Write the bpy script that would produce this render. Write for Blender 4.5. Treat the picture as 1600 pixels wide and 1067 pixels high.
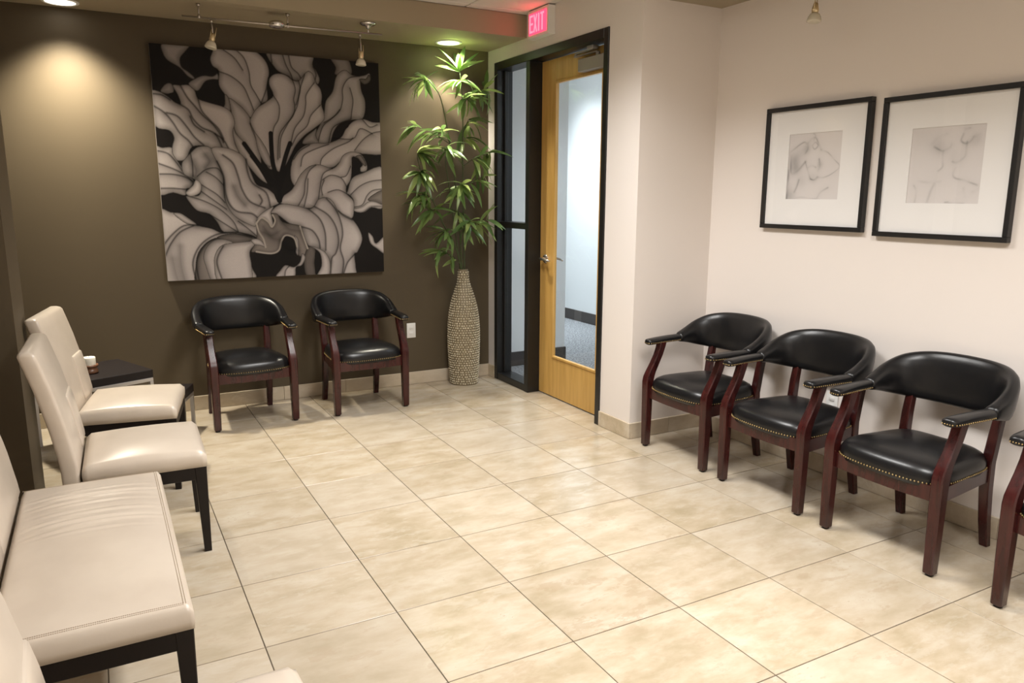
import bpy, bmesh, math, random
import numpy as np
from mathutils import Vector, Matrix

for o in list(bpy.data.objects):
    bpy.data.objects.remove(o)
SC = bpy.context.scene
COL = SC.collection
PI = math.pi
random.seed(7)

# ------------------------------------------------------------------ camera
cam_d = bpy.data.cameras.new('camera')
cam = bpy.data.objects.new('camera', cam_d)
COL.objects.link(cam)
R_ = (0.87802298, -0.4785986, 0.00436226)
U_ = (0.08687067, 0.16832005, 0.98189707)
F_ = (0.47066881, 0.86174924, -0.18936505)
C_ = (-0.37270013, -2.36941766, 1.46607006)
cam.matrix_world = Matrix(((R_[0], U_[0], -F_[0], C_[0]), (R_[1], U_[1], -F_[1], C_[1]),
                           (R_[2], U_[2], -F_[2], C_[2]), (0, 0, 0, 1)))
cam_d.sensor_width = 36
cam_d.lens = 36 * 1182.24 / 1600
cam_d.clip_start = 0.02
SC.camera = cam

# ------------------------------------------------------------------ world, exposure
w = bpy.data.worlds.new('world')
SC.world = w
w.use_nodes = True
w.node_tree.nodes['Background'].inputs[0].default_value = (0.5, 0.48, 0.45, 1)
w.node_tree.nodes['Background'].inputs[1].default_value = 0.02
SC.view_settings.view_transform = 'Standard'
SC.view_settings.look = 'None'
SC.view_settings.gamma = 1
SC.view_settings.use_curve_mapping = False
SC.view_settings.exposure = 0.0

# lamp powers (the lamps themselves are built with their fixtures below)
PANEL_W = 50          # each ceiling panel of the waiting room
DOWN_L, DOWN_R = 410, 560
HALL_W = 41


def area_light(name, loc, sx, sy, watts, color, rot=(0, 0, 0)):
    d = bpy.data.lights.new(name, 'AREA')
    d.shape = 'RECTANGLE'
    d.size, d.size_y = sx, sy
    d.energy = watts
    d.color = color
    o = bpy.data.objects.new(name, d)
    COL.objects.link(o)
    o.location = loc
    o.rotation_euler = rot
    return o


def spot_light(name, loc, watts, color, size, blend, radius=0.05, rot=(0, 0, 0)):
    d = bpy.data.lights.new(name, 'SPOT')
    d.energy = watts
    d.color = color
    d.spot_size = math.radians(size)
    d.spot_blend = blend
    d.shadow_soft_size = radius
    o = bpy.data.objects.new(name, d)
    COL.objects.link(o)
    o.location = loc
    o.rotation_euler = rot
    return o


WARM = (1.0, 0.86, 0.70)
PANELS = [(1.22, 0.70), (1.22, -1.35), (1.22, -3.3)]
for (px, py) in PANELS:
    area_light('panel_light', (px, py, 2.675), 0.55, 1.1, PANEL_W, (1.0, 0.985, 0.965)).data.spread = math.radians(136)
DOWNS = [(-0.437, 2.945, DOWN_L, (1.0, 0.92, 0.76)), (1.983, 2.92, DOWN_R, (1.0, 0.93, 0.78))]
for (px, py, e, c) in DOWNS:
    spot_light('downlight_lamp', (px, py - 0.05, 2.535), e, c, 110, 1.0, 0.085)
area_light('hall_panel_and_fill', (3.3, 2.05, 2.96), 0.6, 0.6, HALL_W * 0.5, (0.84, 0.92, 1.0)).data.spread = math.radians(110)  # added fill, brightens the near hall wall seen through the sidelight
area_light('hall_panel_and_fill', (3.95, 4.85, 2.96), 0.6, 0.6, HALL_W, (0.86, 0.94, 1.0)).data.spread = math.radians(92)

# ------------------------------------------------------------------ mesh helpers


class MB:
    def __init__(s):
        s.v, s.f, s.sm = [], [], []

    def add(s, vs, fs, smooth=False):
        b = len(s.v)
        s.v += [tuple(p) for p in vs]
        s.f += [[b + i for i in f] for f in fs]
        s.sm += [smooth] * len(fs)

    def box(s, x0, x1, y0, y1, z0, z1):
        vs = [(x, y, z) for z in (z0, z1) for y in (y0, y1) for x in (x0, x1)]
        s.add(vs, [(0, 2, 3, 1), (4, 5, 7, 6), (0, 1, 5, 4), (2, 6, 7, 3), (0, 4, 6, 2), (1, 3, 7, 5)])

    def rbox(s, x0, x1, y0, y1, z0, z1, r=0.005, seg=2, smooth=True, mat=None):
        bm = bmesh.new()
        bmesh.ops.create_cube(bm, size=1)
        for v in bm.verts:
            v.co = Vector(((x0 + x1) / 2 + v.co.x * (x1 - x0), (y0 + y1) / 2 + v.co.y * (y1 - y0),
                           (z0 + z1) / 2 + v.co.z * (z1 - z0)))
        bmesh.ops.bevel(bm, geom=bm.edges[:], offset=r, segments=seg, profile=0.5, affect='EDGES')
        if mat is not None:
            bmesh.ops.transform(bm, matrix=mat, verts=bm.verts)
        bm.verts.index_update()
        s.add([v.co[:] for v in bm.verts], [[v.index for v in f.verts] for f in bm.faces], smooth)
        bm.free()

    def loft(s, rings, caps=True, smooth=True, closed=True):
        n = len(rings[0])
        vs = [p for r in rings for p in r]
        fs = []
        for i in range(len(rings) - 1):
            for j in range(n if closed else n - 1):
                k = (j + 1) % n
                fs.append((i * n + j, i * n + k, (i + 1) * n + k, (i + 1) * n + j))
        if caps and closed:
            fs.append(tuple(range(n))[::-1])
            fs.append(tuple((len(rings) - 1) * n + j for j in range(n)))
        s.add(vs, fs, smooth)

    def tube(s, pts, rad, n=8, smooth=True):
        pts = [Vector(p) for p in pts]
        if not hasattr(rad, '__len__'):
            rad = [rad] * len(pts)
        rings = []
        up = Vector((0, 0, 1))
        for i, p in enumerate(pts):
            t = (pts[min(i + 1, len(pts) - 1)] - pts[max(i - 1, 0)]).normalized()
            a = up if abs(t.dot(up)) < 0.95 else Vector((1, 0, 0))
            x = t.cross(a).normalized()
            y = x.cross(t).normalized()
            rings.append([p + (x * math.cos(2 * PI * j / n) + y * math.sin(2 * PI * j / n)) * rad[i] for j in range(n)])
        s.loft(rings, True, smooth)

    def lathe(s, prof, n=32, c=(0, 0, 0), smooth=True):
        rings = [[(c[0] + r * math.cos(2 * PI * j / n), c[1] + r * math.sin(2 * PI * j / n), c[2] + z) for j in range(n)] for r, z in prof]
        s.loft(rings, True, smooth)

    def mesh(s, name, mat):
        m = bpy.data.meshes.new(name)
        m.from_pydata(s.v, [], s.f)
        m.polygons.foreach_set('use_smooth', s.sm)
        m.materials.append(mat)
        bm = bmesh.new()
        bm.from_mesh(m)
        bmesh.ops.recalc_face_normals(bm, faces=bm.faces[:])
        bm.to_mesh(m)
        bm.free()
        m.update()
        return m

    def obj(s, name, mat, parent=None, wn=False):
        m = s.mesh(name, mat)
        o = bpy.data.objects.new(name, m)
        COL.objects.link(o)
        if parent:
            o.parent = parent
        return o


def sharp(o, deg=40):
    m = o.data
    bm = bmesh.new()
    bm.from_mesh(m)
    for e in bm.edges:
        if len(e.link_faces) == 2 and e.calc_face_angle(0) > math.radians(deg):
            e.smooth = False
    bm.to_mesh(m)
    bm.free()
    return o


def thing(name, label, cat, loc=(0, 0, 0), rz=0, group=None):
    o = bpy.data.objects.new(name, None)
    COL.objects.link(o)
    o.empty_display_size = 0.1
    o.location = loc
    o.rotation_euler = (0, 0, rz)
    return tag(o, label, cat, group)


def tag(o, label, cat, group=None):
    o['label'] = label
    o['category'] = cat
    if group:
        o['group'] = group
    return o


def struct(o):
    o['kind'] = 'structure'
    return o


def dup(root, loc, rz, label=None, group=None):
    r = root.copy()
    COL.objects.link(r)
    r.location = loc
    r.rotation_euler = (0, 0, rz)
    if label:
        r['label'] = label
    if group:
        r['group'] = group
    for ch in list(root.children):
        c = ch.copy()
        COL.objects.link(c)
        c.parent = r
        for g in list(ch.children):
            d = g.copy()
            COL.objects.link(d)
            d.parent = c
    return r


def cr(pts, n=6, closed=False):
    """Catmull-Rom through points"""
    P = [np.array(p, float) for p in pts]
    m = len(P)
    out = []
    rng = m if closed else m - 1
    for i in range(rng):
        if closed:
            a, b, c, d = P[(i - 1) % m], P[i], P[(i + 1) % m], P[(i + 2) % m]
        else:
            a, b, c, d = P[max(i - 1, 0)], P[i], P[i + 1], P[min(i + 2, m - 1)]
        for k in range(n):
            t = k / n
            out.append(0.5 * ((2 * b) + (c - a) * t + (2 * a - 5 * b + 4 * c - d) * t * t + (3 * b - a - 3 * c + d) * t ** 3))
    if not closed:
        out.append(P[-1])
    return np.array(out)


def lerp_tab(tab, x):
    xs = [t[0] for t in tab]
    return np.array([np.interp(x, xs, [t[k] for t in tab]) for k in range(1, len(tab[0]))])


# ------------------------------------------------------------------ materials


def new_mat(name, color=(0.8, 0.8, 0.8), rough=0.5, metal=0.0, spec=0.5):
    m = bpy.data.materials.new(name)
    m.use_nodes = True
    b = m.node_tree.nodes['Principled BSDF']
    b.inputs['Base Color'].default_value = (*color, 1)
    b.inputs['Roughness'].default_value = rough
    b.inputs['Metallic'].default_value = metal
    b.inputs['Specular IOR Level'].default_value = spec
    return m


def N(m, t, **kw):
    n = m.node_tree.nodes.new(t)
    for k, v in kw.items():
        if hasattr(n, k):
            setattr(n, k, v)
        else:
            n.inputs[k].default_value = v
    return n


def L(m, a, b):
    m.node_tree.links.new(a, b)


def bsdf(m):
    return m.node_tree.nodes['Principled BSDF']


def noise_color(m, c1, c2, scale, detail=4, stretch=(1, 1, 1), lo=0.35, hi=0.65, coord='Object', distortion=0.0):
    tc = N(m, 'ShaderNodeTexCoord')
    mp = N(m, 'ShaderNodeMapping')
    mp.inputs['Scale'].default_value = stretch
    L(m, tc.outputs[coord], mp.inputs[0])
    nz = N(m, 'ShaderNodeTexNoise')
    nz.inputs['Scale'].default_value = scale
    nz.inputs['Detail'].default_value = detail
    nz.inputs['Distortion'].default_value = distortion
    L(m, mp.outputs[0], nz.inputs['Vector'])
    rp = N(m, 'ShaderNodeValToRGB')
    rp.color_ramp.elements[0].position = lo
    rp.color_ramp.elements[1].position = hi
    rp.color_ramp.elements[0].color = (*c1, 1)
    rp.color_ramp.elements[1].color = (*c2, 1)
    L(m, nz.outputs['Fac'], rp.inputs[0])
    L(m, rp.outputs[0], bsdf(m).inputs['Base Color'])
    return mp, nz, rp


def bump(m, scale, strength, dist=0.002, detail=3, stretch=(1, 1, 1), coord='Object'):
    tc = N(m, 'ShaderNodeTexCoord')
    mp = N(m, 'ShaderNodeMapping')
    mp.inputs['Scale'].default_value = stretch
    L(m, tc.outputs[coord], mp.inputs[0])
    nz = N(m, 'ShaderNodeTexNoise')
    nz.inputs['Scale'].default_value = scale
    nz.inputs['Detail'].default_value = detail
    L(m, mp.outputs[0], nz.inputs['Vector'])
    bp = N(m, 'ShaderNodeBump')
    bp.inputs['Strength'].default_value = strength
    bp.inputs['Distance'].default_value = dist
    L(m, nz.outputs['Fac'], bp.inputs['Height'])
    L(m, bp.outputs[0], bsdf(m).inputs['Normal'])
    return bp


M = {}
M['cream'] = new_mat('cream_wall_paint', (0.80, 0.74, 0.695), 0.6, spec=0.3)
bump(M['cream'], 90, 0.08, 0.001)
M['taupe'] = new_mat('dark_taupe_wall_paint', (0.090, 0.068, 0.0405), 0.55, spec=0.3)
bump(M['taupe'], 90, 0.08, 0.001)
M['tan'] = new_mat('tan_soffit_paint', (0.36, 0.30, 0.205), 0.5, spec=0.35)
M['ceil'] = new_mat('acoustic_ceiling_tile', (0.74, 0.70, 0.64), 0.85)
bump(M['ceil'], 120, 0.3, 0.002)
M['white'] = new_mat('white_plastic', (0.80, 0.79, 0.76), 0.4)
M['grout'] = new_mat('dark_grout', (0.10, 0.075, 0.05), 0.9)


def travertine(name, tint=1.0, rough=0.2):
    m = new_mat(name, rough=rough)
    oi = N(m, 'ShaderNodeObjectInfo')
    tc = N(m, 'ShaderNodeTexCoord')
    cmb = N(m, 'ShaderNodeCombineXYZ')
    mul = N(m, 'ShaderNodeMath', operation='MULTIPLY')
    mul.inputs[1].default_value = 37.0
    L(m, oi.outputs['Random'], mul.inputs[0])
    for i in range(3):
        L(m, mul.outputs[0], cmb.inputs[i])
    add = N(m, 'ShaderNodeVectorMath', operation='ADD')
    L(m, tc.outputs['Object'], add.inputs[0])
    L(m, cmb.outputs[0], add.inputs[1])
    mp = N(m, 'ShaderNodeMapping')
    mp.inputs['Scale'].default_value = (1.0, 2.0, 2.0)
    L(m, add.outputs[0], mp.inputs[0])
    n1 = N(m, 'ShaderNodeTexNoise')
    n1.inputs['Scale'].default_value = 4.2
    n1.inputs['Detail'].default_value = 7
    n1.inputs['Roughness'].default_value = 0.6
    n1.inputs['Distortion'].default_value = 0.15
    L(m, mp.outputs[0], n1.inputs['Vector'])
    rp = N(m, 'ShaderNodeValToRGB')
    e = rp.color_ramp.elements
    e[0].position, e[0].color = 0.31, (0.53 * tint, 0.43 * tint, 0.275 * tint, 1)
    e[1].position, e[1].color = 0.68, (0.78 * tint, 0.68 * tint, 0.535 * tint, 1)
    e2 = rp.color_ramp.elements.new(0.50)
    e2.color = (0.68 * tint, 0.56 * tint, 0.40 * tint, 1)
    L(m, n1.outputs['Fac'], rp.inputs[0])
    # per tile shade
    hs = N(m, 'ShaderNodeMapRange')
    hs.inputs['To Min'].default_value = 0.93
    hs.inputs['To Max'].default_value = 1.05
    L(m, oi.outputs['Random'], hs.inputs['Value'])
    vm = N(m, 'ShaderNodeVectorMath', operation='SCALE')
    L(m, rp.outputs[0], vm.inputs[0])
    L(m, hs.outputs[0], vm.inputs['Scale'])
    # brown rim-like stains and pits
    n2 = N(m, 'ShaderNodeTexNoise')
    n2.inputs['Scale'].default_value = 6.5
    n2.inputs['Detail'].default_value = 6
    n2.inputs['Roughness'].default_value = 0.68
    L(m, mp.outputs[0], n2.inputs['Vector'])
    r2 = N(m, 'ShaderNodeValToRGB')
    r2.color_ramp.elements[0].position = 0.565
    r2.color_ramp.elements[0].color = (0, 0, 0, 1)
    r2.color_ramp.elements[1].position = 0.60
    r2.color_ramp.elements[1].color = (0.42, 0.42, 0.42, 1)
    L(m, n2.outputs['Fac'], r2.inputs[0])
    mx = N(m, 'ShaderNodeMix', data_type='RGBA')
    pm = N(m, 'ShaderNodeMath', operation='FRACT')
    L(m, mul.outputs[0], pm.inputs[0])
    pf = N(m, 'ShaderNodeMath', operation='MULTIPLY')
    L(m, pm.outputs[0], pf.inputs[0])
    L(m, r2.outputs[0], pf.inputs[1])
    L(m, pf.outputs[0], mx.inputs['Factor'])
    L(m, vm.outputs[0], mx.inputs[6])
    mx.inputs[7].default_value = (0.50 * tint, 0.365 * tint, 0.225 * tint, 1)
    n3 = N(m, 'ShaderNodeTexNoise')
    n3.inputs['Scale'].default_value = 55
    n3.inputs['Detail'].default_value = 2
    L(m, mp.outputs[0], n3.inputs['Vector'])
    mm = N(m, 'ShaderNodeMath', operation='MULTIPLY')
    L(m, n3.outputs['Fac'], mm.inputs[0])
    L(m, n1.outputs['Fac'], mm.inputs[1])
    r3 = N(m, 'ShaderNodeValToRGB')
    r3.color_ramp.elements[0].position = 0.44
    r3.color_ramp.elements[0].color = (0, 0, 0, 1)
    r3.color_ramp.elements[1].position = 0.465
    r3.color_ramp.elements[1].color = (0.6, 0.6, 0.6, 1)
    L(m, mm.outputs[0], r3.inputs[0])
    mx2 = N(m, 'ShaderNodeMix', data_type='RGBA')
    L(m, r3.outputs[0], mx2.inputs['Factor'])
    L(m, mx.outputs[2], mx2.inputs[6])
    mx2.inputs[7].default_value = (0.25, 0.18, 0.11, 1)
    ph = N(m, 'ShaderNodeMath', operation='MULTIPLY')
    ph.inputs[1].default_value = 113.0
    L(m, oi.outputs['Random'], ph.inputs[0])
    pf2 = N(m, 'ShaderNodeMath', operation='FRACT')
    L(m, ph.outputs[0], pf2.inputs[0])
    pk = N(m, 'ShaderNodeMath', operation='MULTIPLY')
    pk.inputs[1].default_value = 0.42
    L(m, pf2.outputs[0], pk.inputs[0])
    mxp = N(m, 'ShaderNodeMix', data_type='RGBA')
    L(m, pk.outputs[0], mxp.inputs['Factor'])
    L(m, mx2.outputs[2], mxp.inputs[6])
    mxp.inputs[7].default_value = (0.76 * tint, 0.665 * tint, 0.545 * tint, 1)
    mx2 = mxp
    # chalky light veins
    n4 = N(m, 'ShaderNodeTexNoise')
    n4.inputs['Scale'].default_value = 11
    n4.inputs['Detail'].default_value = 8
    n4.inputs['Roughness'].default_value = 0.7
    n4.inputs['Distortion'].default_value = 0.4
    m4 = N(m, 'ShaderNodeMapping')
    m4.inputs['Scale'].default_value = (0.8, 1.9, 1.9)
    m4.inputs['Location'].default_value = (7, 3, 5)
    L(m, add.outputs[0], m4.inputs[0])
    L(m, m4.outputs[0], n4.inputs['Vector'])
    r4 = N(m, 'ShaderNodeValToRGB')
    r4.color_ramp.elements[0].position = 0.52
    r4.color_ramp.elements[0].color = (0, 0, 0, 1)
    r4.color_ramp.elements[1].position = 0.60
    r4.color_ramp.elements[1].color = (0.45, 0.45, 0.45, 1)
    L(m, n4.outputs['Fac'], r4.inputs[0])
    mx3 = N(m, 'ShaderNodeMix', data_type='RGBA')
    pi = N(m, 'ShaderNodeMath', operation='SUBTRACT')
    pi.inputs[0].default_value = 1.0
    L(m, pm.outputs[0], pi.inputs[1])
    pg = N(m, 'ShaderNodeMath', operation='MULTIPLY')
    L(m, pi.outputs[0], pg.inputs[0])
    L(m, r4.outputs[0], pg.inputs[1])
    L(m, pg.outputs[0], mx3.inputs['Factor'])
    L(m, mx2.outputs[2], mx3.inputs[6])
    mx3.inputs[7].default_value = (0.82 * tint, 0.73 * tint, 0.60 * tint, 1)
    L(m, mx3.outputs[2], bsdf(m).inputs['Base Color'])
    return m


M['tile'] = travertine('travertine_floor_tile', 0.675, 0.2)
M['bbtile'] = travertine('travertine_base_tile', 0.80, 0.35)
M['blackleather'] = new_mat('black_leatherette', (0.007, 0.007, 0.0078), 0.30, spec=0.4)
bump(M['blackleather'], 160, 0.12, 0.001)
M['brass'] = new_mat('brass_nailheads', (0.55, 0.40, 0.18), 0.35, 1.0)
M['mahogany'] = new_mat('mahogany_stain', (0.07, 0.012, 0.010), 0.25)
noise_color(M['mahogany'], (0.024, 0.0045, 0.0045), (0.048, 0.0085, 0.0075), 9, 4, (4, 4, 0.5))
M['beige'] = new_mat('beige_leather', (0.60, 0.50, 0.385), 0.30)
noise_color(M['beige'], (0.58, 0.50, 0.415), (0.63, 0.55, 0.46), 6, 3)
bump(M['beige'], 140, 0.10, 0.001)
M['stitch'] = new_mat('seam_thread', (0.36, 0.28, 0.20), 0.7)
M['espresso'] = new_mat('espresso_wood', (0.009, 0.006, 0.005), 0.35, spec=0.3)
M['darktop'] = new_mat('espresso_table_top', (0.012, 0.009, 0.009), 0.4, spec=0.25)
M['silver'] = new_mat('brushed_silver_metal', (0.55, 0.55, 0.57), 0.35, 1.0)
M['chrome'] = new_mat('satin_chrome', (0.72, 0.70, 0.68), 0.22, 1.0)
M['closer'] = new_mat('grey_closer_paint', (0.33, 0.31, 0.28), 0.4, 0.2)
M['blackframe'] = new_mat('black_door_frame', (0.010, 0.0095, 0.009), 0.35)
M['maple'] = new_mat('maple_door_veneer', (0.55, 0.33, 0.09), 0.35)
noise_color(M['maple'], (0.53, 0.31, 0.082), (0.63, 0.385, 0.115), 10, 5, (3, 3, 0.25))
M['pictframe'] = new_mat('black_picture_frame', (0.010, 0.009, 0.009), 0.4)
M['mat'] = new_mat('white_picture_mount', (0.90, 0.87, 0.86), 0.6)
M['candle'] = new_mat('ivory_wax', (0.80, 0.77, 0.66), 0.5)
M['holder'] = new_mat('brown_wood_holder', (0.16, 0.075, 0.04), 0.3)
M['carpet'] = new_mat('grey_carpet', (0.20, 0.21, 0.22), 0.95, spec=0.1)
noise_color(M['carpet'], (0.11, 0.115, 0.12), (0.33, 0.34, 0.35), 60, 4, (1, 1, 1))
M['hallwall'] = new_mat('pale_hall_paint', (0.78, 0.80, 0.80), 0.6)
M['hallbase'] = new_mat('dark_hall_base', (0.055, 0.048, 0.045), 0.5)
M['stem'] = new_mat('bamboo_stem', (0.055, 0.075, 0.025), 0.5)
M['vase'] = new_mat('vase_grout', (0.21, 0.17, 0.105), 0.6)
M['chip'] = new_mat('shell_chip', (0.5, 0.45, 0.34), 0.28)
noise_color(M['chip'], (0.36, 0.30, 0.19), (0.70, 0.62, 0.46), 60, 2, lo=0.3, hi=0.7)


def leaf_mat():
    m = new_mat('palm_leaf', (0.10, 0.19, 0.035), 0.3)
    oi = N(m, 'ShaderNodeObjectInfo')
    rp = N(m, 'ShaderNodeValToRGB')
    e = rp.color_ramp.elements
    e[0].position, e[0].color = 0.0, (0.10, 0.18, 0.05, 1)
    e[1].position, e[1].color = 1.0, (0.42, 0.52, 0.17, 1)
    x = rp.color_ramp.elements.new(0.6)
    x.color = (0.20, 0.31, 0.095, 1)
    L(m, oi.outputs['Random'], rp.inputs[0])
    L(m, rp.outputs[0], bsdf(m).inputs['Base Color'])
    tl = N(m, 'ShaderNodeBsdfTranslucent')
    L(m, rp.outputs[0], tl.inputs[0])
    ms = N(m, 'ShaderNodeMixShader')
    ms.inputs[0].default_value = 0.3
    L(m, bsdf(m).outputs[0], ms.inputs[1])
    L(m, tl.outputs[0], ms.inputs[2])
    L(m, ms.outputs[0], m.node_tree.nodes['Material Output'].inputs[0])
    return m


M['leaf'] = leaf_mat()


def glass_mat():
    m = bpy.data.materials.new('clear_glass')
    m.use_nodes = True
    nt = m.node_tree
    nt.nodes.clear()
    out = nt.nodes.new('ShaderNodeOutputMaterial')
    tr = nt.nodes.new('ShaderNodeBsdfTransparent')
    tr.inputs[0].default_value = (0.985, 0.99, 0.99, 1)
    gl = nt.nodes.new('ShaderNodeBsdfGlossy')
    gl.inputs['Roughness'].default_value = 0.01
    fr = nt.nodes.new('ShaderNodeFresnel')
    fr.inputs['IOR'].default_value = 1.5
    mx = nt.nodes.new('ShaderNodeMixShader')
    ge = nt.nodes.new('ShaderNodeNewGeometry')
    sb = nt.nodes.new('ShaderNodeMath')
    sb.operation = 'SUBTRACT'
    sb.inputs[0].default_value = 1.0
    nt.links.new(ge.outputs['Backfacing'], sb.inputs[1])
    ml = nt.nodes.new('ShaderNodeMath')
    ml.operation = 'MULTIPLY'
    nt.links.new(sb.outputs[0], ml.inputs[0])
    nt.links.new(fr.outputs[0], ml.inputs[1])
    nt.links.new(ml.outputs[0], mx.inputs[0])
    nt.links.new(tr.outputs[0], mx.inputs[1])
    nt.links.new(gl.outputs[0], mx.inputs[2])
    nt.links.new(mx.outputs[0], out.inputs[0])
    return m


M['glass'] = glass_mat()


def emit_mat(name, color, strength):
    m = bpy.data.materials.new(name)
    m.use_nodes = True
    nt = m.node_tree
    nt.nodes.clear()
    out = nt.nodes.new('ShaderNodeOutputMaterial')
    em = nt.nodes.new('ShaderNodeEmission')
    em.inputs[0].default_value = (*color, 1)
    em.inputs[1].default_value = strength
    nt.links.new(em.outputs[0], out.inputs[0])
    return m


M['lamp_l'] = emit_mat('downlight_glow_warm', (1.0, 0.93, 0.80), 6)
M['panel_glow'] = emit_mat('panel_diffuser_glow', (1.0, 0.92, 0.82), 3)
M['hall_glow'] = emit_mat('hall_diffuser_glow', (0.9, 0.96, 1.0), 3)
M['exit_panel'] = emit_mat('exit_panel_glow', (1.0, 0.032, 0.065), 4.0)
M['exit_letter'] = emit_mat('exit_letter_glow', (1.0, 0.085, 0.12), 4.5)
M['frost'] = new_mat('frosted_lamp_glass', (0.62, 0.57, 0.46), 0.2)
M['gold'] = new_mat('brass_lamp_fitting', (0.75, 0.62, 0.40), 0.3, 1.0)
M['nickel'] = new_mat('nickel_rail', (0.50, 0.46, 0.42), 0.35, 1.0)

# ------------------------------------------------------------------ room shell
XD, XR, YB = 2.40, 2.972, 3.11        # doorway wall, picture wall, dark back wall
XL, YF = -2.29, -4.52
ZC, ZS = 2.70, 2.55                   # ceiling, soffit
S, T = 0.4572, 0.4572 * 0.98771       # floor grid


def wall(name, boxes, mat):
    b = MB()
    for q in boxes:
        b.box(*q)
    return struct(b.obj(name, mat))


wall('wall_back', [(XL - 0.12, XD, YB, YB + 0.12, -0.05, 2.85)], M['taupe'])
DY0, DY1, DZ = 1.515, 2.99, 2.45       # door-frame opening
wall('wall_doorway', [(XD, XD + 0.12, 1.2, DY0, -0.05, 3.1), (XD, XD + 0.12, DY0, DY1, DZ, 3.1), (XD, XD + 0.12, DY1, YB + 0.3, -0.05, 3.1)], M['cream'])
wall('wall_return', [(XD + 0.12, XR + 0.12, 1.2, 1.32, -0.05, 2.85)], M['cream'])
wall('wall_right', [(XR, XR + 0.12, YF - 0.12, 1.2, -0.05, 2.85)], M['cream'])
wall('wall_partition', [(XL, -0.706, 1.39, 1.90, 0, ZC)], M['taupe'])
wall('wall_left', [(XL - 0.12, XL, YF - 0.12, YB, -0.05, 2.85)], M['cream'])
wall('wall_front', [(XL, XR, YF - 0.12, YF, -0.05, 2.85)], M['cream'])
wall('trim_1', [(XL, XD, 2.51, YB, ZS, ZC)], M['tan'])          # dropped soffit along the back wall
wall('trim_2', [(XD, XR, YF, 1.2, ZS, ZC)], M['tan'])           # dropped soffit over the picture wall

# ceiling with lay-in tiles
b = MB()
b.box(XL, XR, YF, YB, ZC + 0.012, ZC + 0.12)
ceil = struct(b.obj('ceiling', M['white']))
cw = 0.6096


def tile_mesh(name, sx, sy, th, bev, mat, up=True):
    """flat slab with small chamfer on its face; face at z=0, body below (up) or above"""
    s_ = -1 if up else 1
    hx, hy = sx / 2, sy / 2
    vs = [(-hx + bev, -hy + bev, 0), (hx - bev, -hy + bev, 0), (hx - bev, hy - bev, 0), (-hx + bev, hy - bev, 0),
          (-hx, -hy, s_ * bev), (hx, -hy, s_ * bev), (hx, hy, s_ * bev), (-hx, hy, s_ * bev),
          (-hx, -hy, s_ * th), (hx, -hy, s_ * th), (hx, hy, s_ * th), (-hx, hy, s_ * th)]
    fs = [(0, 1, 2, 3)]
    for a in (0, 4):
        for j in range(4):
            k = (j + 1) % 4
            fs.append((a + j, a + 4 + j, a + 4 + k, a + k))
    fs.append((11, 10, 9, 8))
    m = MB()
    m.add(vs, fs)
    return m.mesh(name, mat)


cm = tile_mesh('ceiling_tile', cw - 0.012, cw - 0.012, 0.012, 0.003, M['ceil'], up=False)
skip = set()
for i in range(-4, 4):
    for j in range(-8, 5):
        x, y = 1.62 + (i + 0.5 - 1) * cw + 0.30, 2.42 + (j - 0.5) * cw - 4 * cw + 4 * cw
        x0, x1, y0, y1 = x - cw / 2, x + cw / 2, y - cw / 2, y + cw / 2
        x0, x1, y0, y1 = max(x0, XL), min(x1, XD), max(y0, YF), min(y1, 2.51)
        if x1 - x0 < 0.05 or y1 - y0 < 0.05:
            continue
        me = cm
        if x1 - x0 < cw - 0.01 or y1 - y0 < cw - 0.01:
            me = tile_mesh('ceiling_tile', x1 - x0 - 0.012, y1 - y0 - 0.012, 0.012, 0.003, M['ceil'], up=False)
        o = bpy.data.objects.new('ceiling_tile', me)
        COL.objects.link(o)
        o.parent = ceil
        o.location = ((x0 + x1) / 2, (y0 + y1) / 2, ZC)

# floor: grout bed plus one slab per travertine tile
b = MB()
b.box(XL, XR, YF, YB, -0.05, -0.0025)
floor = struct(b.obj('floor', M['grout']))
GAP = 0.0036
GAPY = 0.0042
fm = tile_mesh('tile', S - GAP, T - GAPY, 0.012, 0.0008, M['tile'])
for i in range(-6, 7):
    for j in range(-10, 7):
        x0, x1, y0, y1 = i * S, (i + 1) * S, j * T, (j + 1) * T
        xm = XR if y0 < 1.2 else XD + 0.10
        x0, x1, y0, y1 = max(x0, XL), min(x1, xm), max(y0, YF), min(y1, YB)
        if x1 - x0 < 0.02 or y1 - y0 < 0.02:
            continue
        full = x1 - x0 > S - 0.005 and y1 - y0 > T - 0.005
        me = fm if full else tile_mesh('tile', x1 - x0 - GAP, y1 - y0 - GAPY, 0.012, 0.0008, M['tile'])
        o = bpy.data.objects.new('tile', me)
        COL.objects.link(o)
        o.parent = floor
        o.location = ((x0 + x1) / 2, (y0 + y1) / 2, random.uniform(-0.0006, 0.0))

# baseboards of cut tile
BH, BT = 0.097, 0.012


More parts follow.
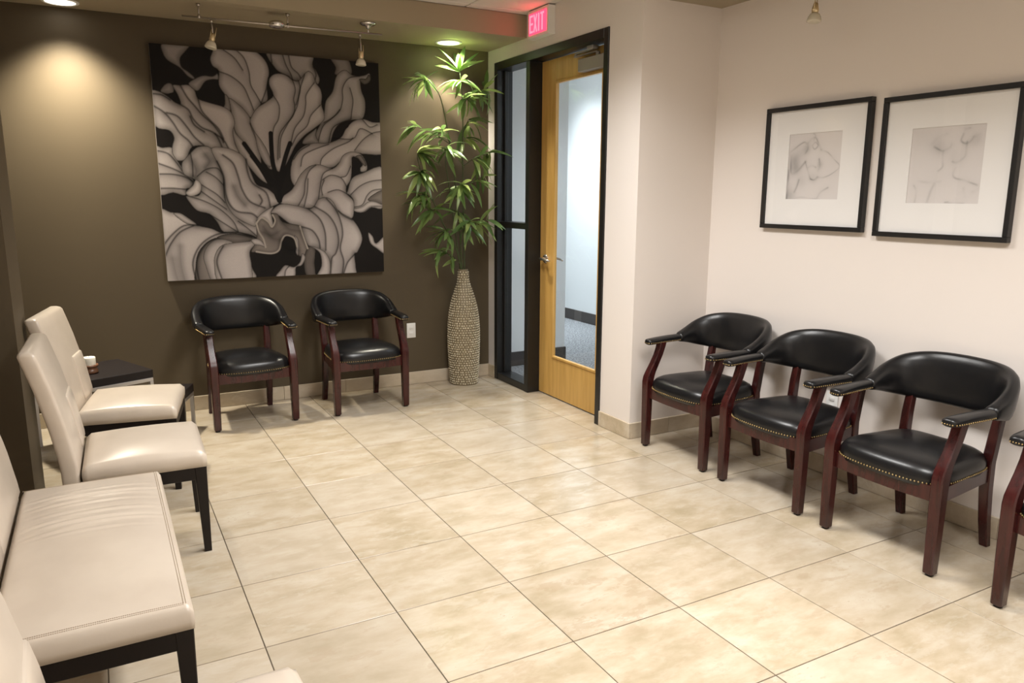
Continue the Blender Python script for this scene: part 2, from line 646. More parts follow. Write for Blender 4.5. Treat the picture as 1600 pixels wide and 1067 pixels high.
def baseboard(name, p0, p1, nrm, first=0.0):
    """run of tile pieces from p0 to p1 along a wall; nrm points into the room"""
    d = Vector((p1[0] - p0[0], p1[1] - p0[1]))
    ln = d.length
    d.normalize()
    root = bpy.data.objects.new(name, None)
    COL.objects.link(root)
    struct(root)
    t, k = 0.0, 0
    while t < ln - 0.01:
        t2 = min(ln, t + (first if (k == 0 and first) else 0.455))
        b = MB()
        if abs(d.x) > 0.5:
            b.rbox(-(t2 - t) / 2 + 0.001, (t2 - t) / 2 - 0.001, -BT / 2, BT / 2, -BH / 2, BH / 2, 0.0015, 1, False)
        else:
            b.rbox(-BT / 2, BT / 2, -(t2 - t) / 2 + 0.001, (t2 - t) / 2 - 0.001, -BH / 2, BH / 2, 0.0015, 1, False)
        o = b.obj('base_tile', M['bbtile'], root)
        mid = Vector(p0) + d * ((t + t2) / 2) + Vector(nrm) * BT / 2
        o.location = (mid.x, mid.y, BH / 2 + 0.001)
        t = t2
        k += 1


baseboard('baseboard_back', (XL, YB), (XD, YB), (0, -1), 0.29)
baseboard('baseboard_doorway_far', (XD, DY1), (XD, YB - BT), (-1, 0))
baseboard('baseboard_doorway_near', (XD, 1.2 - BT), (XD, DY0), (-1, 0), 0.3)
baseboard('baseboard_return', (XD, 1.2), (XR, 1.2), (0, -1), 0.3)
baseboard('baseboard_right', (XR, YF), (XR, 1.2 - BT), (-1, 0), 0.2)

# ------------------------------------------------------------------ hallway beyond the glass
wall('floor_hall', [(XD + 0.10, 4.72, 1.32, 7.0, -0.05, -0.001)], M['carpet'])
wall('wall_hall_far', [(4.60, 4.72, 1.44, 7.0, 0, 3.1)], M['hallwall'])
wall('wall_hall_near', [(XD + 0.12, 3.27, 3.31, 7.0, 0, 3.1)], M['hallwall'])
wall('wall_hall_end', [(3.27, 4.60, 6.9, 7.0, 0, 3.1), (XD + 0.12, 4.72, 1.32, 1.44, 0, 3.1)], M['hallwall'])
wall('ceiling_hall', [(XD + 0.12, 4.72, 1.32, 7.0, 3.0, 3.1)], M['ceil'])
b = MB()
b.rbox(4.588, 4.60, 1.44, 6.9, 0, 0.125, 0.003, 1, False)
struct(b.obj('baseboard_hall_far', M['hallbase']))
b = MB()
b.rbox(XD + 0.12, 3.282, 3.298, 3.31, 0, 0.125, 0.003, 1, False)
b.rbox(3.27, 3.282, 3.311, 6.9, 0, 0.125, 0.003, 1, False)
struct(b.obj('baseboard_hall_near', M['hallbase']))

for hx, hy, lab in ((3.95, 4.85, 'cool white ceiling panel lighting the far part of the hallway'), (3.3, 2.05, 'added cool white fill panel outside the glazed door, brightening the near hall wall')):
    t = thing('hall_lamp_and_fill', lab, 'ceiling light', (hx, hy, 3.0))  # second one is an added housing for the fill by the door
    b = MB()
    b.rbox(-0.32, 0.32, -0.32, 0.32, -0.02, -0.001, 0.004, 1, False)
    b.obj('light_frame', M['white'], t)
    b = MB()
    b.box(-0.29, 0.29, -0.29, 0.29, -0.024, -0.0205)
    b.obj('diffuser', M['hall_glow'], t)

# ------------------------------------------------------------------ door, sidelight and frame
fr = thing('door_frame', 'black metal frame around the maple door and its narrow sidelight', 'door frame', (XD, 2.25, 0))
del fr['label'], fr['category']
fr.name = 'door_1'
struct(fr)


def part(name, mat, parent, boxes, r=0.003, off=(XD, 2.25, 0)):
    b = MB()
    for q in boxes:
        b.rbox(q[0] - off[0], q[1] - off[0], q[2] - off[1], q[3] - off[1], q[4] - off[2], q[5] - off[2], r, 1, False)
    return b.obj(name, mat, parent)


F0, F1 = XD - 0.010, XD + 0.125
DXF = 2.49                               # face of the door leaf
part('jamb', M['blackframe'], fr, [(F0, F1, DY0, DY0 + 0.048, 0, DZ)])
part('jamb', M['blackframe'], fr, [(F0, F1, DY1 - 0.048, DY1, 0, DZ)])
part('head_rail', M['blackframe'], fr, [(F0, F1, DY0 + 0.049, DY1 - 0.049, DZ - 0.058, DZ)])
part('mullion_post', M['blackframe'], fr, [(F0, F1, 2.447, 2.500, 0, DZ - 0.059)])
part('middle_rail', M['blackframe'], fr, [(F0 + 0.006, F1, 2.501, DY1 - 0.049, 1.222, 1.268)])
part('bottom_rail', M['blackframe'], fr, [(F0 + 0.004, F1, 2.501, DY1 - 0.049, 0, 0.055)])
part('glazing_stop', M['blackframe'], fr, [(2.445, 2.475, 2.501, 2.525, 0.056, DZ - 0.06), (2.445, 2.475, 2.916, DY1 - 0.049, 0.056, DZ - 0.06)])
for z0, z1 in ((0.056, 1.221), (1.269, DZ - 0.059)):
    part('sidelight_pane', M['glass'], fr, [(2.455, 2.463, 2.527, 2.914, z0, z1)], 0.0005)

LY0, LY1 = DY0 + 0.052, 2.443            # door leaf
GY0, GY1, GZ0, GZ1 = 1.69, 2.262, 0.300, 2.238
dl = thing('glazed_door', 'maple veneer door with a tall glass pane, in a black metal frame', 'door', (DXF, (LY0 + LY1) / 2, 0))
do = (DXF, (LY0 + LY1) / 2, 0)
z1 = DZ - 0.063
part('stile', M['maple'], dl, [(DXF, DXF + 0.028, LY0, GY0, 0.008, z1)], 0.002, do)
part('stile', M['maple'], dl, [(DXF, DXF + 0.028, GY1, LY1, 0.008, z1)], 0.002, do)
part('bottom_panel', M['maple'], dl, [(DXF + 0.0003, DXF + 0.028, GY0 + 0.0005, GY1 - 0.0005, 0.008, GZ0)], 0.002, do)
part('top_panel', M['maple'], dl, [(DXF + 0.0003, DXF + 0.028, GY0 + 0.0005, GY1 - 0.0005, GZ1, z1)], 0.002, do)
bd = 0.016
bead = part('glazing_bead', M['maple'], dl, [(DXF - 0.006, DXF + 0.02, GY0, GY0 + bd, GZ0, GZ1), (DXF - 0.006, DXF + 0.02, GY1 - bd, GY1, GZ0, GZ1),
                                             (DXF - 0.006, DXF + 0.02, GY0 + bd, GY1 - bd, GZ0, GZ0 + bd), (DXF - 0.006, DXF + 0.02, GY0 + bd, GY1 - bd, GZ1 - bd, GZ1)], 0.002, do)
part('door_pane', M['glass'], dl, [(DXF + 0.008, DXF + 0.014, GY0 + bd, GY1 - bd, GZ0 + bd, GZ1 - bd)], 0.0005, do)
# lever handles, both faces
for sgn, xb in ((-1, DXF), (1, DXF + 0.028)):
    b = MB()
    c = Vector((xb - do[0], 2.362 - do[1], 1.015))
    prof = [(0.001, 0), (0.032, 0), (0.032, 0.006), (0.026, 0.013), (0.014, 0.016), (0.012, 0.05), (0.001, 0.052)]
    rings = [[(c.x + sgn * z, c.y + r * math.cos(2 * PI * j / 24), c.z + r * math.sin(2 * PI * j / 24)) for j in range(24)] for r, z in prof]
    b.loft(rings, True, True)
    b.tube([(c.x + sgn * 0.045, c.y + 0.012, c.z), (c.x + sgn * 0.050, c.y - 0.02, c.z + 0.002), (c.x + sgn * 0.052, c.y - 0.06, c.z - 0.001),
            (c.x + sgn * 0.048, c.y - 0.105, c.z - 0.006), (c.x + sgn * 0.038, c.y - 0.118, c.z - 0.007)], [0.011, 0.0105, 0.009, 0.008, 0.006], 10)
    o = sharp(b.obj('lever_handle', M['chrome'], dl))
    if sgn < 0:
        o['label'] = 'satin chrome lever handle'
# closer
cb = part('closer_body', M['closer'], dl, [(DXF - 0.058, DXF - 0.0003, 1.605, 1.905, 2.245, 2.322)], 0.004, do)
b = MB()
b.tube([(-0.03, 1.72 - do[1], 2.323), (-0.03, 1.72 - do[1], 2.345)], 0.014, 12)
b.rbox(-0.043, -0.017, 1.72 - do[1], 1.98 - do[1], 2.345, 2.352, 0.002, 1, False)
b.tube([(-0.03, 1.97 - do[1], 2.352), (-0.03, 1.97 - do[1], 2.364)], 0.010, 10)
b.add([(-0.042, 1.965 - do[1], 2.362), (-0.018, 1.985 - do[1], 2.362), (-0.028, 1.765 - do[1], 2.362), (-0.052, 1.75 - do[1], 2.362),
       (-0.042, 1.965 - do[1], 2.369), (-0.018, 1.985 - do[1], 2.369), (-0.028, 1.765 - do[1], 2.369), (-0.052, 1.75 - do[1], 2.369)],
      [(0, 1, 2, 3), (4, 7, 6, 5), (0, 4, 5, 1), (1, 5, 6, 2), (2, 6, 7, 3), (3, 7, 4, 0)])
b.rbox(-0.062, -0.018, 1.735 - do[1], 1.80 - do[1], 2.365, 2.388, 0.004, 1, False)
b.obj('closer_arm', M['closer'], dl)

# ------------------------------------------------------------------ exit sign
t = thing('exit_sign', 'red glowing EXIT sign box on the wall above the glazed door', 'sign', (XD, 2.265, 2.605))
b = MB()
b.rbox(-0.055, 0, -0.135, 0.135, -0.092, 0.088, 0.004, 2, False)
b.obj('housing', M['white'], t)
b = MB()
b.box(-0.0585, -0.0555, -0.112, 0.116, -0.070, 0.066)
b.obj('lit_face', M['exit_panel'], t)


def letter(ch, yc):
    b = MB()
    w_, h, st = 0.042, 0.056, 0.012
    x0, x1 = -0.062, -0.059

    def bar(p, q, wd):
        d = Vector((q[0] - p[0], q[1] - p[1])).normalized()
        n = Vector((-d.y, d.x)) * wd / 2
        c = [Vector(p) + n, Vector(q) + n, Vector(q) - n, Vector(p) - n]
        vs = [(x0, yc - k.x, k.y) for k in c] + [(x1, yc - k.x, k.y) for k in c]
        b.add(vs, [(0, 1, 2, 3), (7, 6, 5, 4), (0, 4, 5, 1), (1, 5, 6, 2), (2, 6, 7, 3), (3, 7, 4, 0)])
    hw = w_ / 2
    if ch == 'E':
        bar((-hw + st / 2, -h), (-hw + st / 2, h), st)
        for z in (-h + st / 2, 0, h - st / 2):
            bar((-hw + st, z), (hw, z), st)
    if ch == 'X':
        bar((-hw + 0.003, -h), (hw - 0.003, h), st)
        bar((-hw + 0.003, h), (hw - 0.003, -h), st)
    if ch == 'I':
        bar((0, -h), (0, h), st * 1.1)
    if ch == 'T':
        bar((0, -h), (0, h - st), st * 1.1)
        bar((-hw, h - st / 2), (hw, h - st / 2), st)
    o = b.obj('letter', M['exit_letter'], t)
    o.location.z = -0.002


for ch, yc in (('E', 0.080), ('X', 0.026), ('I', -0.019), ('T', -0.064)):
    letter(ch, yc)

# ------------------------------------------------------------------ ceiling lamps
for (px, py, e, c), lab in zip(DOWNS, ('round recessed downlight in the soffit at the upper left, over the bare wall',
                                       'round recessed downlight in the soffit above the tall bamboo plant')):
    t = thing('downlight', lab, 'downlight', (px, py, ZS), group=None)
    b = MB()
    b.lathe([(0.078, -0.001), (0.098, -0.001), (0.098, -0.004), (0.090, -0.008), (0.082, -0.008), (0.078, -0.004), (0.078, -0.001)], 36)
    b.obj('trim_ring', M['white'], t)
    b = MB()
    b.lathe([(0.077, -0.001), (0.077, -0.004), (0.05, -0.0065), (0.001, -0.0075)], 32)
    b.obj('lamp_lens', M['lamp_l'], t)

for k, (px, py) in enumerate(PANELS):
    t = thing('ceiling_panel_light', ('flat white ceiling panel light over the middle of the floor', 'flat white ceiling panel light above the camera side of the room',
                                      'flat white ceiling panel light at the rear of the room')[k], 'ceiling light', (px, py, ZC))
    b = MB()
    b.rbox(-0.30, 0.30, -0.60, 0.60, -0.012, -0.0005, 0.003, 1, False)
    b.obj('light_frame', M['white'], t)
    b = MB()
    b.box(-0.285, 0.285, -0.585, 0.585, -0.016, -0.0125)
    b.obj('diffuser', M['panel_glow'], t)

# track rail under the soffit
t = thing('track_rail', 'thin nickel monorail hung under the soffit above the flower painting', 'light rail', (0.77, 2.60, 2.478))
b = MB()
b.tube([(-0.60, 0, -0.006), (0, 0, 0), (0.60, 0, 0.009)], 0.006, 8)
b.obj('rail', M['nickel'], t)
for dx in (-0.508, 0.0):
    b = MB()
    b.tube([(dx, 0, 0.002), (dx, 0, 0.071)], 0.0035, 8)
    b.lathe([(0.001, 0.071), (0.011, 0.071), (0.013, 0.060), (0.006, 0.056), (0.001, 0.056)], 14, (dx, 0, 0))
    b.lathe([(0.001, 0.012), (0.009, 0.012), (0.009, -0.010), (0.001, -0.010)], 12, (dx, 0, 0))
    b.obj('standoff', M['nickel'], t)
b = MB()
b.lathe([(0.001, 0.071), (0.052, 0.071), (0.052, 0.064), (0.040, 0.056), (0.015, 0.050), (0.012, 0.036), (0.001, 0.036)], 28, (0.508, 0, 0))
b.tube([(0.508, 0, 0.05), (0.508, 0, 0.004)], 0.004, 8)
b.obj('power_canopy', M['chrome'], t)
b = MB()
b.lathe([(0.001, 0.020), (0.036, 0.019), (0.046, 0.010), (0.048, 0.0), (0.042, -0.012), (0.024, -0.018), (0.001, -0.019)], 28, (-0.068, 0, 0))
b.obj('power_feed', M['chrome'], t)


def spot_head(label, loc, drop, tilt, rz, group=None):
    t = thing('track_spotlight', label, 'spotlight', loc, rz, group)
    b = MB()
    b.tube([(0, 0, -0.001), (0, 0, -0.014)], 0.008, 10)
    b.tube([(0, 0, -0.01), (0.004, 0, -drop * 0.55), (0.004, 0, -drop)], 0.004, 8)
    b.obj('drop_stem', M['nickel'], t)
    mt = Matrix.Translation((0.004, 0, -drop)) @ Matrix.Rotation(tilt, 4, 'Y')
    b = MB()
    b.lathe([(0.001, 0.012), (0.010, 0.010), (0.014, -0.006), (0.017, -0.022), (0.015, -0.036), (0.001, -0.037)], 18)
    b.tube([(0.013, 0, 0.05), (0.014, 0, -0.02)], 0.0022, 6)
    b.tube([(-0.013, 0, 0.03), (-0.014, 0, -0.02)], 0.0022, 6)
    b.v = [tuple(mt @ Vector(p)) for p in b.v]
    b.obj('socket', M['gold'], t)
    b = MB()
    b.lathe([(0.001, -0.036), (0.012, -0.034), (0.022, -0.040), (0.029, -0.052), (0.033, -0.066), (0.034, -0.074), (0.029, -0.077), (0.001, -0.070)], 24)
    b.v = [tuple(mt @ Vector(p)) for p in b.v]
    b.obj('lamp_glass', M['frost'], t)
    return t


spot_head('small brass and glass spotlight hanging at the left end of the rail', (0.328, 2.60, 2.4665), 0.085, 0.25, 0.2)
spot_head('small brass and glass spotlight hanging at the right end of the rail', (1.222, 2.60, 2.476), 0.115, 0.05, -0.1)
spot_head('small spotlight hanging from the ceiling over the framed drawings', (2.75, 0.33, 2.542), 0.175, 0.1, 0.3)

# ------------------------------------------------------------------ flower painting (flat print as vertex colours)


def raster_new(nx, ny, bg):
    return np.ones((ny, nx, 3)) * np.array(bg)


def seg_dist(px, py, poly, closed):
    d = np.full(px.shape, 1e9)
    n = len(poly)
    for i in range(n if closed else n - 1):
        a, b_ = poly[i], poly[(i + 1) % n]
        ab = b_ - a
        l2 = ab @ ab + 1e-12
        t_ = np.clip(((px - a[0]) * ab[0] + (py - a[1]) * ab[1]) / l2, 0, 1)
        d = np.minimum(d, (px - a[0] - t_ * ab[0]) ** 2 + (py - a[1] - t_ * ab[1]) ** 2)
    return np.sqrt(d)


def inside(px, py, poly):
    r = np.zeros(px.shape, bool)
    n = len(poly)
    for i in range(n):
        (x1, y1), (x2, y2) = poly[i], poly[(i + 1) % n]
        c = (y1 > py) != (y2 > py)
        with np.errstate(divide='ignore', invalid='ignore'):
            xx = (x2 - x1) * (py - y1) / (y2 - y1 + 1e-12) + x1
        r ^= c & (px < xx)
    return r


def image_mesh(name, img, w_, h, mat, parent=None):
    """flat grid w x h in its XZ plane, facing -Y; img row 0 at the top"""
    ny, nx = img.shape[:2]
    xs = (np.arange(nx) / (nx - 1) - 0.5) * w_
    zs = (0.5 - np.arange(ny) / (ny - 1)) * h
    X, Z = np.meshgrid(xs, zs)
    co = np.stack([X, np.zeros_like(X), Z], -1).reshape(-1, 3).astype(np.float32)
    idx = np.arange(nx * ny).reshape(ny, nx)
    q = np.stack([idx[1:, :-1], idx[1:, 1:], idx[:-1, 1:], idx[:-1, :-1]], -1).reshape(-1, 4).astype(np.int32)
    m = bpy.data.meshes.new(name)
    m.vertices.add(len(co))
    m.vertices.foreach_set('co', co.ravel())
    m.loops.add(q.size)
    m.loops.foreach_set('vertex_index', q.ravel())
    m.polygons.add(len(q))
    m.polygons.foreach_set('loop_start', np.arange(0, q.size, 4, dtype=np.int32))
    m.update(calc_edges=True)
    ca = m.color_attributes.new('print', 'FLOAT_COLOR', 'POINT')
    rgba = np.ones((nx * ny, 4), np.float32)
    rgba[:, :3] = img.reshape(-1, 3)
    ca.data.foreach_set('color', rgba.ravel())
    m.materials.append(mat)
    o = bpy.data.objects.new(name, m)
    COL.objects.link(o)
    if parent:
        o.parent = parent
    return o


def print_mat(name, rough):
    m = new_mat(name, rough=rough)
    at = N(m, 'ShaderNodeAttribute')
    at.attribute_name = 'print'
    L(m, at.outputs['Color'], bsdf(m).inputs['Base Color'])
    return m


M['canvas_print'] = print_mat('painted_canvas', 0.55)
bsdf(M['canvas_print']).inputs['Specular IOR Level'].default_value = 0.15
bump(M['canvas_print'], 500, 0.15, 0.001)
M['canvas_side'] = new_mat('canvas_edge', (0.20, 0.17, 0.15), 0.7)
M['sketch_print'] = print_mat('sketch_paper', 0.7)


def homography(src, dst):
    A = []
    for (x, y), (u, v) in zip(src, dst):
        A.append([x, y, 1, 0, 0, 0, -u * x, -u * y, -u])
        A.append([0, 0, 0, x, y, 1, -v * x, -v * y, -v])
    return np.linalg.svd(np.array(A))[2][-1].reshape(3, 3)


PG = 620
KP = PG / 440
Hm = homography([(36, 53), (985, 122), (1012, 990), (112, 1045)], [(0, 0), (PG, 0), (PG, PG), (0, PG)])


def tf(p, crop):
    p = np.array(p, float)
    if crop == 'A':
        p = p / 2
    elif crop == 'B':
        p = np.array([480, 26.7]) + p / 2
    elif crop == 'C':
        p = np.array([53.3, 480]) + 0.55 * p
    elif crop == 'D':
        p = np.array([480, 480]) + 0.55 * p
    q = np.c_[p, np.ones(len(p))] @ Hm.T
    return q[:, :2] / q[:, 2:]


LIGHT = np.array((0.47, 0.420, 0.402))
MID = np.array((0.22, 0.17, 0.135))
DARK = np.array((0.0085, 0.0068, 0.0062))
img = raster_new(PG, PG, DARK)
GX, GY = np.meshgrid(np.arange(PG) + 0.5, np.arange(PG) + 0.5)
own = np.zeros((PG, PG), int)
pid = 0


def petal(crop, pts, tone=1.0, edge=12, dark=False, brown=0.0):
    global pid
    pid += 1
    poly = cr(tf(pts, crop), 4, True)
    x0, y0 = np.floor(poly.min(0)).astype(int) - 2
    x1, y1 = np.ceil(poly.max(0)).astype(int) + 2
    x0, y0, x1, y1 = max(x0, 0), max(y0, 0), min(x1, PG), min(y1, PG)
    sx, sy = slice(x0, x1), slice(y0, y1)
    px, py = GX[sy, sx], GY[sy, sx]
    ins = inside(px, py, poly)
    d = seg_dist(px, py, poly, True) / KP
    f = np.clip(d / edge, 0, 1)
    f = f * f * (3 - 2 * f)
    f = (0.52 + 0.48 * f) * (1 - 0.72 * np.exp(-(d / 1.3) ** 2))
    if dark:
        c = np.ones(px.shape + (3,)) * DARK
    else:
        base = (LIGHT * (1 - brown) + MID * brown) * tone
        c = base * f[..., None]
        c[..., 2] *= 0.97 + 0.03 * f
    reg = img[sy, sx]
    reg[ins] = c[ins]
    own[sy, sx][ins] = pid


def fold(crop, pts, wd=1.2, soft=7, k=0.72, ks=0.46, only=True):
    line = cr(tf(pts, crop), 5)
    x0, y0 = np.floor(line.min(0)).astype(int) - 44
    x1, y1 = np.ceil(line.max(0)).astype(int) + 44
    x0, y0, x1, y1 = max(x0, 0), max(y0, 0), min(x1, PG), min(y1, PG)
    sx, sy = slice(x0, x1), slice(y0, y1)
    px, py = GX[sy, sx], GY[sy, sx]
    d = seg_dist(px, py, line, False)
    # shade heavier on one side of the fold
    sgn = np.zeros(px.shape)
    best = np.full(px.shape, 1e9)
    for i in range(len(line) - 1):
        a, b_ = line[i], line[i + 1]
        ab = b_ - a
        t_ = np.clip(((px - a[0]) * ab[0] + (py - a[1]) * ab[1]) / (ab @ ab + 1e-9), 0, 1)
        dd = (px - a[0] - t_ * ab[0]) ** 2 + (py - a[1] - t_ * ab[1]) ** 2
        s_ = ab[0] * (py - a[1]) - ab[1] * (px - a[0])
        upd = dd < best
        best[upd] = dd[upd]
        sgn[upd] = np.sign(s_)[upd]
    one = np.where(sgn > 0, 1.0, 0.22)
    d = d / KP
    f = (1 - k * np.exp(-(d / wd) ** 2)) * (1 - ks * one * np.exp(-d / soft))
    img[sy, sx] *= f[..., None]


def stroke(crop, pts, wd, col):
    line = cr(tf(pts, crop), 5)
    d = seg_dist(GX, GY, line, False) / KP
    a = np.clip((wd - d) / 1.5 + 0.5, 0, 1)[..., None]
    img[:] = img * (1 - a) + np.array(col) * a


# --- back row of petals
petal('A', [(180, 112), (300, 105), (412, 118), (380, 170), (335, 230), (345, 300), (400, 340), (450, 385), (440, 402), (390, 375), (330, 310), (230, 250), (190, 190)], 0.62, brown=.2)
petal('B', [(95, 115), (280, 110), (465, 130), (465, 210), (500, 270), (525, 330), (510, 375), (480, 345), (440, 300), (400, 320), (350, 350), (290, 335), (265, 310), (180, 270), (130, 210), (100, 170)], 0.68, brown=.15)
for q in ([(215, 120), (245, 215), (285, 290), (300, 335)], [(265, 120), (290, 230), (345, 285), (370, 325)], [(120, 120), (130, 200)], [(470, 230), (495, 290), (485, 340)]):
    fold('B', q)
petal('B', [(610, 150), (690, 140), (755, 155), (790, 240), (785, 290), (740, 300), (650, 290), (655, 230)], 0.52, brown=.4)
petal('A', [(590, 140), (600, 165), (580, 230), (600, 290), (650, 330), (650, 440), (690, 510), (735, 560), (830, 620), (910, 712), (955, 660), (1000, 600), (1055, 562), (1050, 450), (1067, 330), (1030, 230), (930, 150), (780, 130), (640, 130)], 0.84)
for q in ([(790, 150), (860, 220), (900, 330), (915, 440), (960, 520), (1000, 590)], [(690, 155), (780, 220), (850, 320)], [(640, 330), (750, 370), (850, 450), (900, 550), (940, 650)], [(1000, 590), (1040, 480), (1060, 380)]):
    fold('A', q)
petal('A', [(735, 550), (830, 615), (890, 680), (912, 720), (960, 830), (985, 960), (1000, 1100), (930, 1050), (860, 930), (790, 840), (765, 740), (750, 650)], 0.76)
petal('A', [(700, 520), (735, 555), (748, 660), (690, 640), (700, 600)], 0.6)
petal('B', [(560, 610), (575, 510), (630, 430), (655, 320), (690, 268), (740, 250), (790, 290), (850, 298), (900, 290), (935, 275), (945, 330), (900, 365), (862, 330), (870, 420), (900, 500), (900, 600), (870, 660), (790, 665), (690, 700), (640, 770), (605, 870), (520, 865), (490, 790), (530, 700)], 0.72)
petal('B', [(850, 330), (880, 318), (905, 320), (930, 285), (948, 320), (930, 355), (890, 368)], 0.42, brown=.5)
for q in ([(855, 300), (765, 320), (715, 400), (715, 500), (690, 590), (620, 660), (550, 725), (510, 860)], [(775, 400), (800, 500), (790, 600), (785, 655)], [(560, 690), (640, 640), (690, 580)], [(780, 660), (700, 690), (630, 740), (600, 860)]):
    fold('B', q)
petal('B', [(385, 870), (400, 820), (470, 760), (500, 740), (495, 800), (520, 860), (470, 870)], 0.6)
# --- tall centre petals
petal('0', [(455, 362), (480, 318), (520, 290), (550, 262), (534, 220), (535, 192), (555, 174), (585, 172), (610, 182), (630, 197), (655, 199), (678, 172), (695, 159), (715, 172), (727, 207), (745, 232), (752, 262), (750, 298), (760, 330), (760, 362), (720, 397), (680, 427), (645, 467), (625, 507), (605, 547), (590, 570), (575, 580), (555, 570), (530, 565), (505, 510), (475, 440), (456, 392)], 0.88)
for q in ([(550, 262), (575, 305), (572, 360), (552, 400), (545, 470)], [(630, 197), (642, 237), (635, 277), (640, 307), (632, 347), (600, 387), (575, 432), (570, 527)], [(655, 200), (662, 240), (645, 300)],
          [(720, 207), (687, 257), (685, 297), (675, 347), (640, 397), (625, 452), (612, 500)], [(745, 300), (707, 342), (690, 387), (650, 427), (628, 470)], [(680, 175), (660, 240), (648, 310), (610, 380), (582, 440), (578, 520)], [(455, 380), (480, 430), (510, 490), (535, 560)]):
    fold('0', q)
petal('A', [(905, 720), (925, 800), (965, 850), (1010, 910), (1060, 1000), (1090, 1110), (1040, 1100), (985, 1010), (960, 930), (950, 870)], 0.85)
petal('A', [(770, 760), (790, 840), (860, 915), (920, 1010), (990, 1080), (1070, 1250), (1000, 1230), (900, 1120), (820, 1010), (775, 900), (765, 830)], 0.88)
# --- left upper petal
petal('A', [(85, 505), (160, 508), (240, 555), (290, 595), (335, 605), (310, 530), (270, 455), (330, 452), (400, 450), (450, 490), (480, 560), (560, 590), (700, 630), (760, 680), (785, 760), (768, 830), (785, 930), (815, 1010), (700, 985), (590, 975), (540, 955), (430, 965), (380, 1065), (310, 1080), (265, 1040), (265, 960), (280, 890), (240, 830), (130, 800), (95, 650)], 0.98)
petal('A', [(170, 508), (200, 455), (240, 435), (272, 455), (280, 510), (235, 528)], 0.62)
petal('A', [(225, 535), (285, 515), (310, 540), (332, 605), (285, 590)], dark=True)
petal('A', [(400, 440), (450, 400), (520, 370), (600, 375), (640, 352), (648, 400), (600, 402), (540, 420), (490, 490), (450, 492)], 0.66)
for q in ([(100, 525), (180, 535), (250, 575)], [(105, 622), (200, 680), (270, 760), (330, 850), (400, 910), (440, 965)], [(220, 682), (310, 710), (390, 800), (450, 880), (525, 945)], [(335, 455), (390, 550), (450, 620), (520, 700), (600, 770), (660, 850), (690, 920)],
          [(480, 560), (510, 660), (580, 740), (650, 810), (690, 890)], [(330, 610), (400, 655), (440, 730), (510, 800), (620, 850), (680, 965)], [(415, 710), (450, 780), (530, 835)], [(620, 850), (690, 900), (730, 970)]):
    fold('A', q, 1.8, 9)
# --- left middle petals
petal('C', [(10, 25), (70, 12), (140, 10), (152, 60), (210, 150), (250, 210), (305, 255), (292, 310), (250, 322), (240, 372), (150, 352), (30, 352)], 0.98)
for q in ([(30, 35), (110, 55), (170, 115), (220, 185)], [(30, 128), (150, 170), (240, 215), (298, 262)], [(30, 212), (150, 212), (250, 235), (300, 275), (285, 308)], [(60, 320), (150, 318), (250, 325)]):
    fold('C', q, 1.6, 9)
petal('C', [(215, 130), (250, 80), (280, 50), (330, 5), (400, -5), (440, 15), (490, 110), (525, 210), (530, 300), (542, 400), (600, 500), (680, 565), (790, 600), (812, 695), (740, 665), (640, 645), (530, 645), (480, 570), (420, 510), (330, 485), (270, 420), (250, 372), (340, 370), (360, 300), (310, 250), (230, 210)], 0.84)
fold('C', [(300, 110), (330, 180), (320, 230)], 8, 18, 0.5, 0.3)
fold('C', [(400, 60), (430, 110), (400, 160)], 8, 18, 0.5, 0.3)
for q in ([(282, 55), (296, 130), (300, 225)], [(330, 225), (400, 170), (480, 160), (522, 205)], [(310, 255), (400, 310), (480, 360), (540, 420)], [(350, 330), (450, 400), (550, 470)], [(255, 372), (380, 410), (500, 470), (600, 560), (640, 640)],
          [(420, 510), (520, 570), (640, 645)], [(640, 560), (720, 620), (800, 690)], [(400, 190), (470, 230), (530, 290)]):
    fold('C', q)
petal('C', [(243, 352), (275, 315), (300, 290), (318, 252), (350, 265), (364, 300), (355, 345), (320, 370), (275, 378)], 1.0, 9)
petal('C', [(435, 15), (530, 2), (620, 28), (690, 80), (740, 200), (780, 280), (860, 310), (920, 360), (950, 415), (890, 450), (820, 505), (785, 555), (765, 600), (680, 565), (600, 512), (552, 432), (535, 350), (530, 250), (498, 150)], 1.0)
for q in ([(525, 60), (600, 120), (640, 220), (670, 320), (730, 410), (840, 455)], [(700, 90), (710, 180), (750, 270), (850, 340), (882, 445)], [(480, 110), (530, 220), (545, 350), (580, 440), (640, 488), (740, 500), (790, 535)], [(800, 360), (820, 400), (808, 430)]):
    fold('C', q, 2, 10)
fold('C', [(610, 300), (640, 370), (690, 430)], 7, 16, 0.45, 0.25)
# --- right side petals
petal('0', [(622, 565), (635, 517), (670, 475), (720, 457), (780, 455), (830, 432), (850, 397), (880, 365), (920, 354), (960, 366), (1010, 380), (1015, 492), (930, 500), (905, 497), (870, 507), (830, 532), (800, 557), (760, 565), (700, 595), (650, 640), (625, 615)], 0.95)
petal('0', [(808, 432), (818, 400), (858, 372), (862, 386), (840, 405), (828, 425)], dark=True)
for q in ([(600, 870), (470, 920), (390, 970), (370, 1055)], [(800, 815), (760, 850), (640, 905), (550, 980), (530, 1040)], [(640, 815), (800, 820), (860, 735), (960, 775)], [(815, 915), (880, 830), (960, 772), (1035, 755)], [(440, 880), (360, 930), (310, 1000)], [(880, 660), (940, 720), (1000, 700)]):
    fold('B', q)
petal('D', [(680, 340), (690, 310), (720, 222), (800, 180), (960, 140), (960, 430), (870, 440), (810, 478), (740, 465), (733, 390), (700, 350)], 0.85)
for q in ([(712, 345), (780, 280), (860, 242), (955, 228)], [(735, 440), (800, 420), (835, 350), (880, 310), (955, 298)]):
    fold('D', q)
petal('D', [(840, 385), (880, 342), (960, 308), (960, 410), (895, 398)], 0.5, brown=.5)
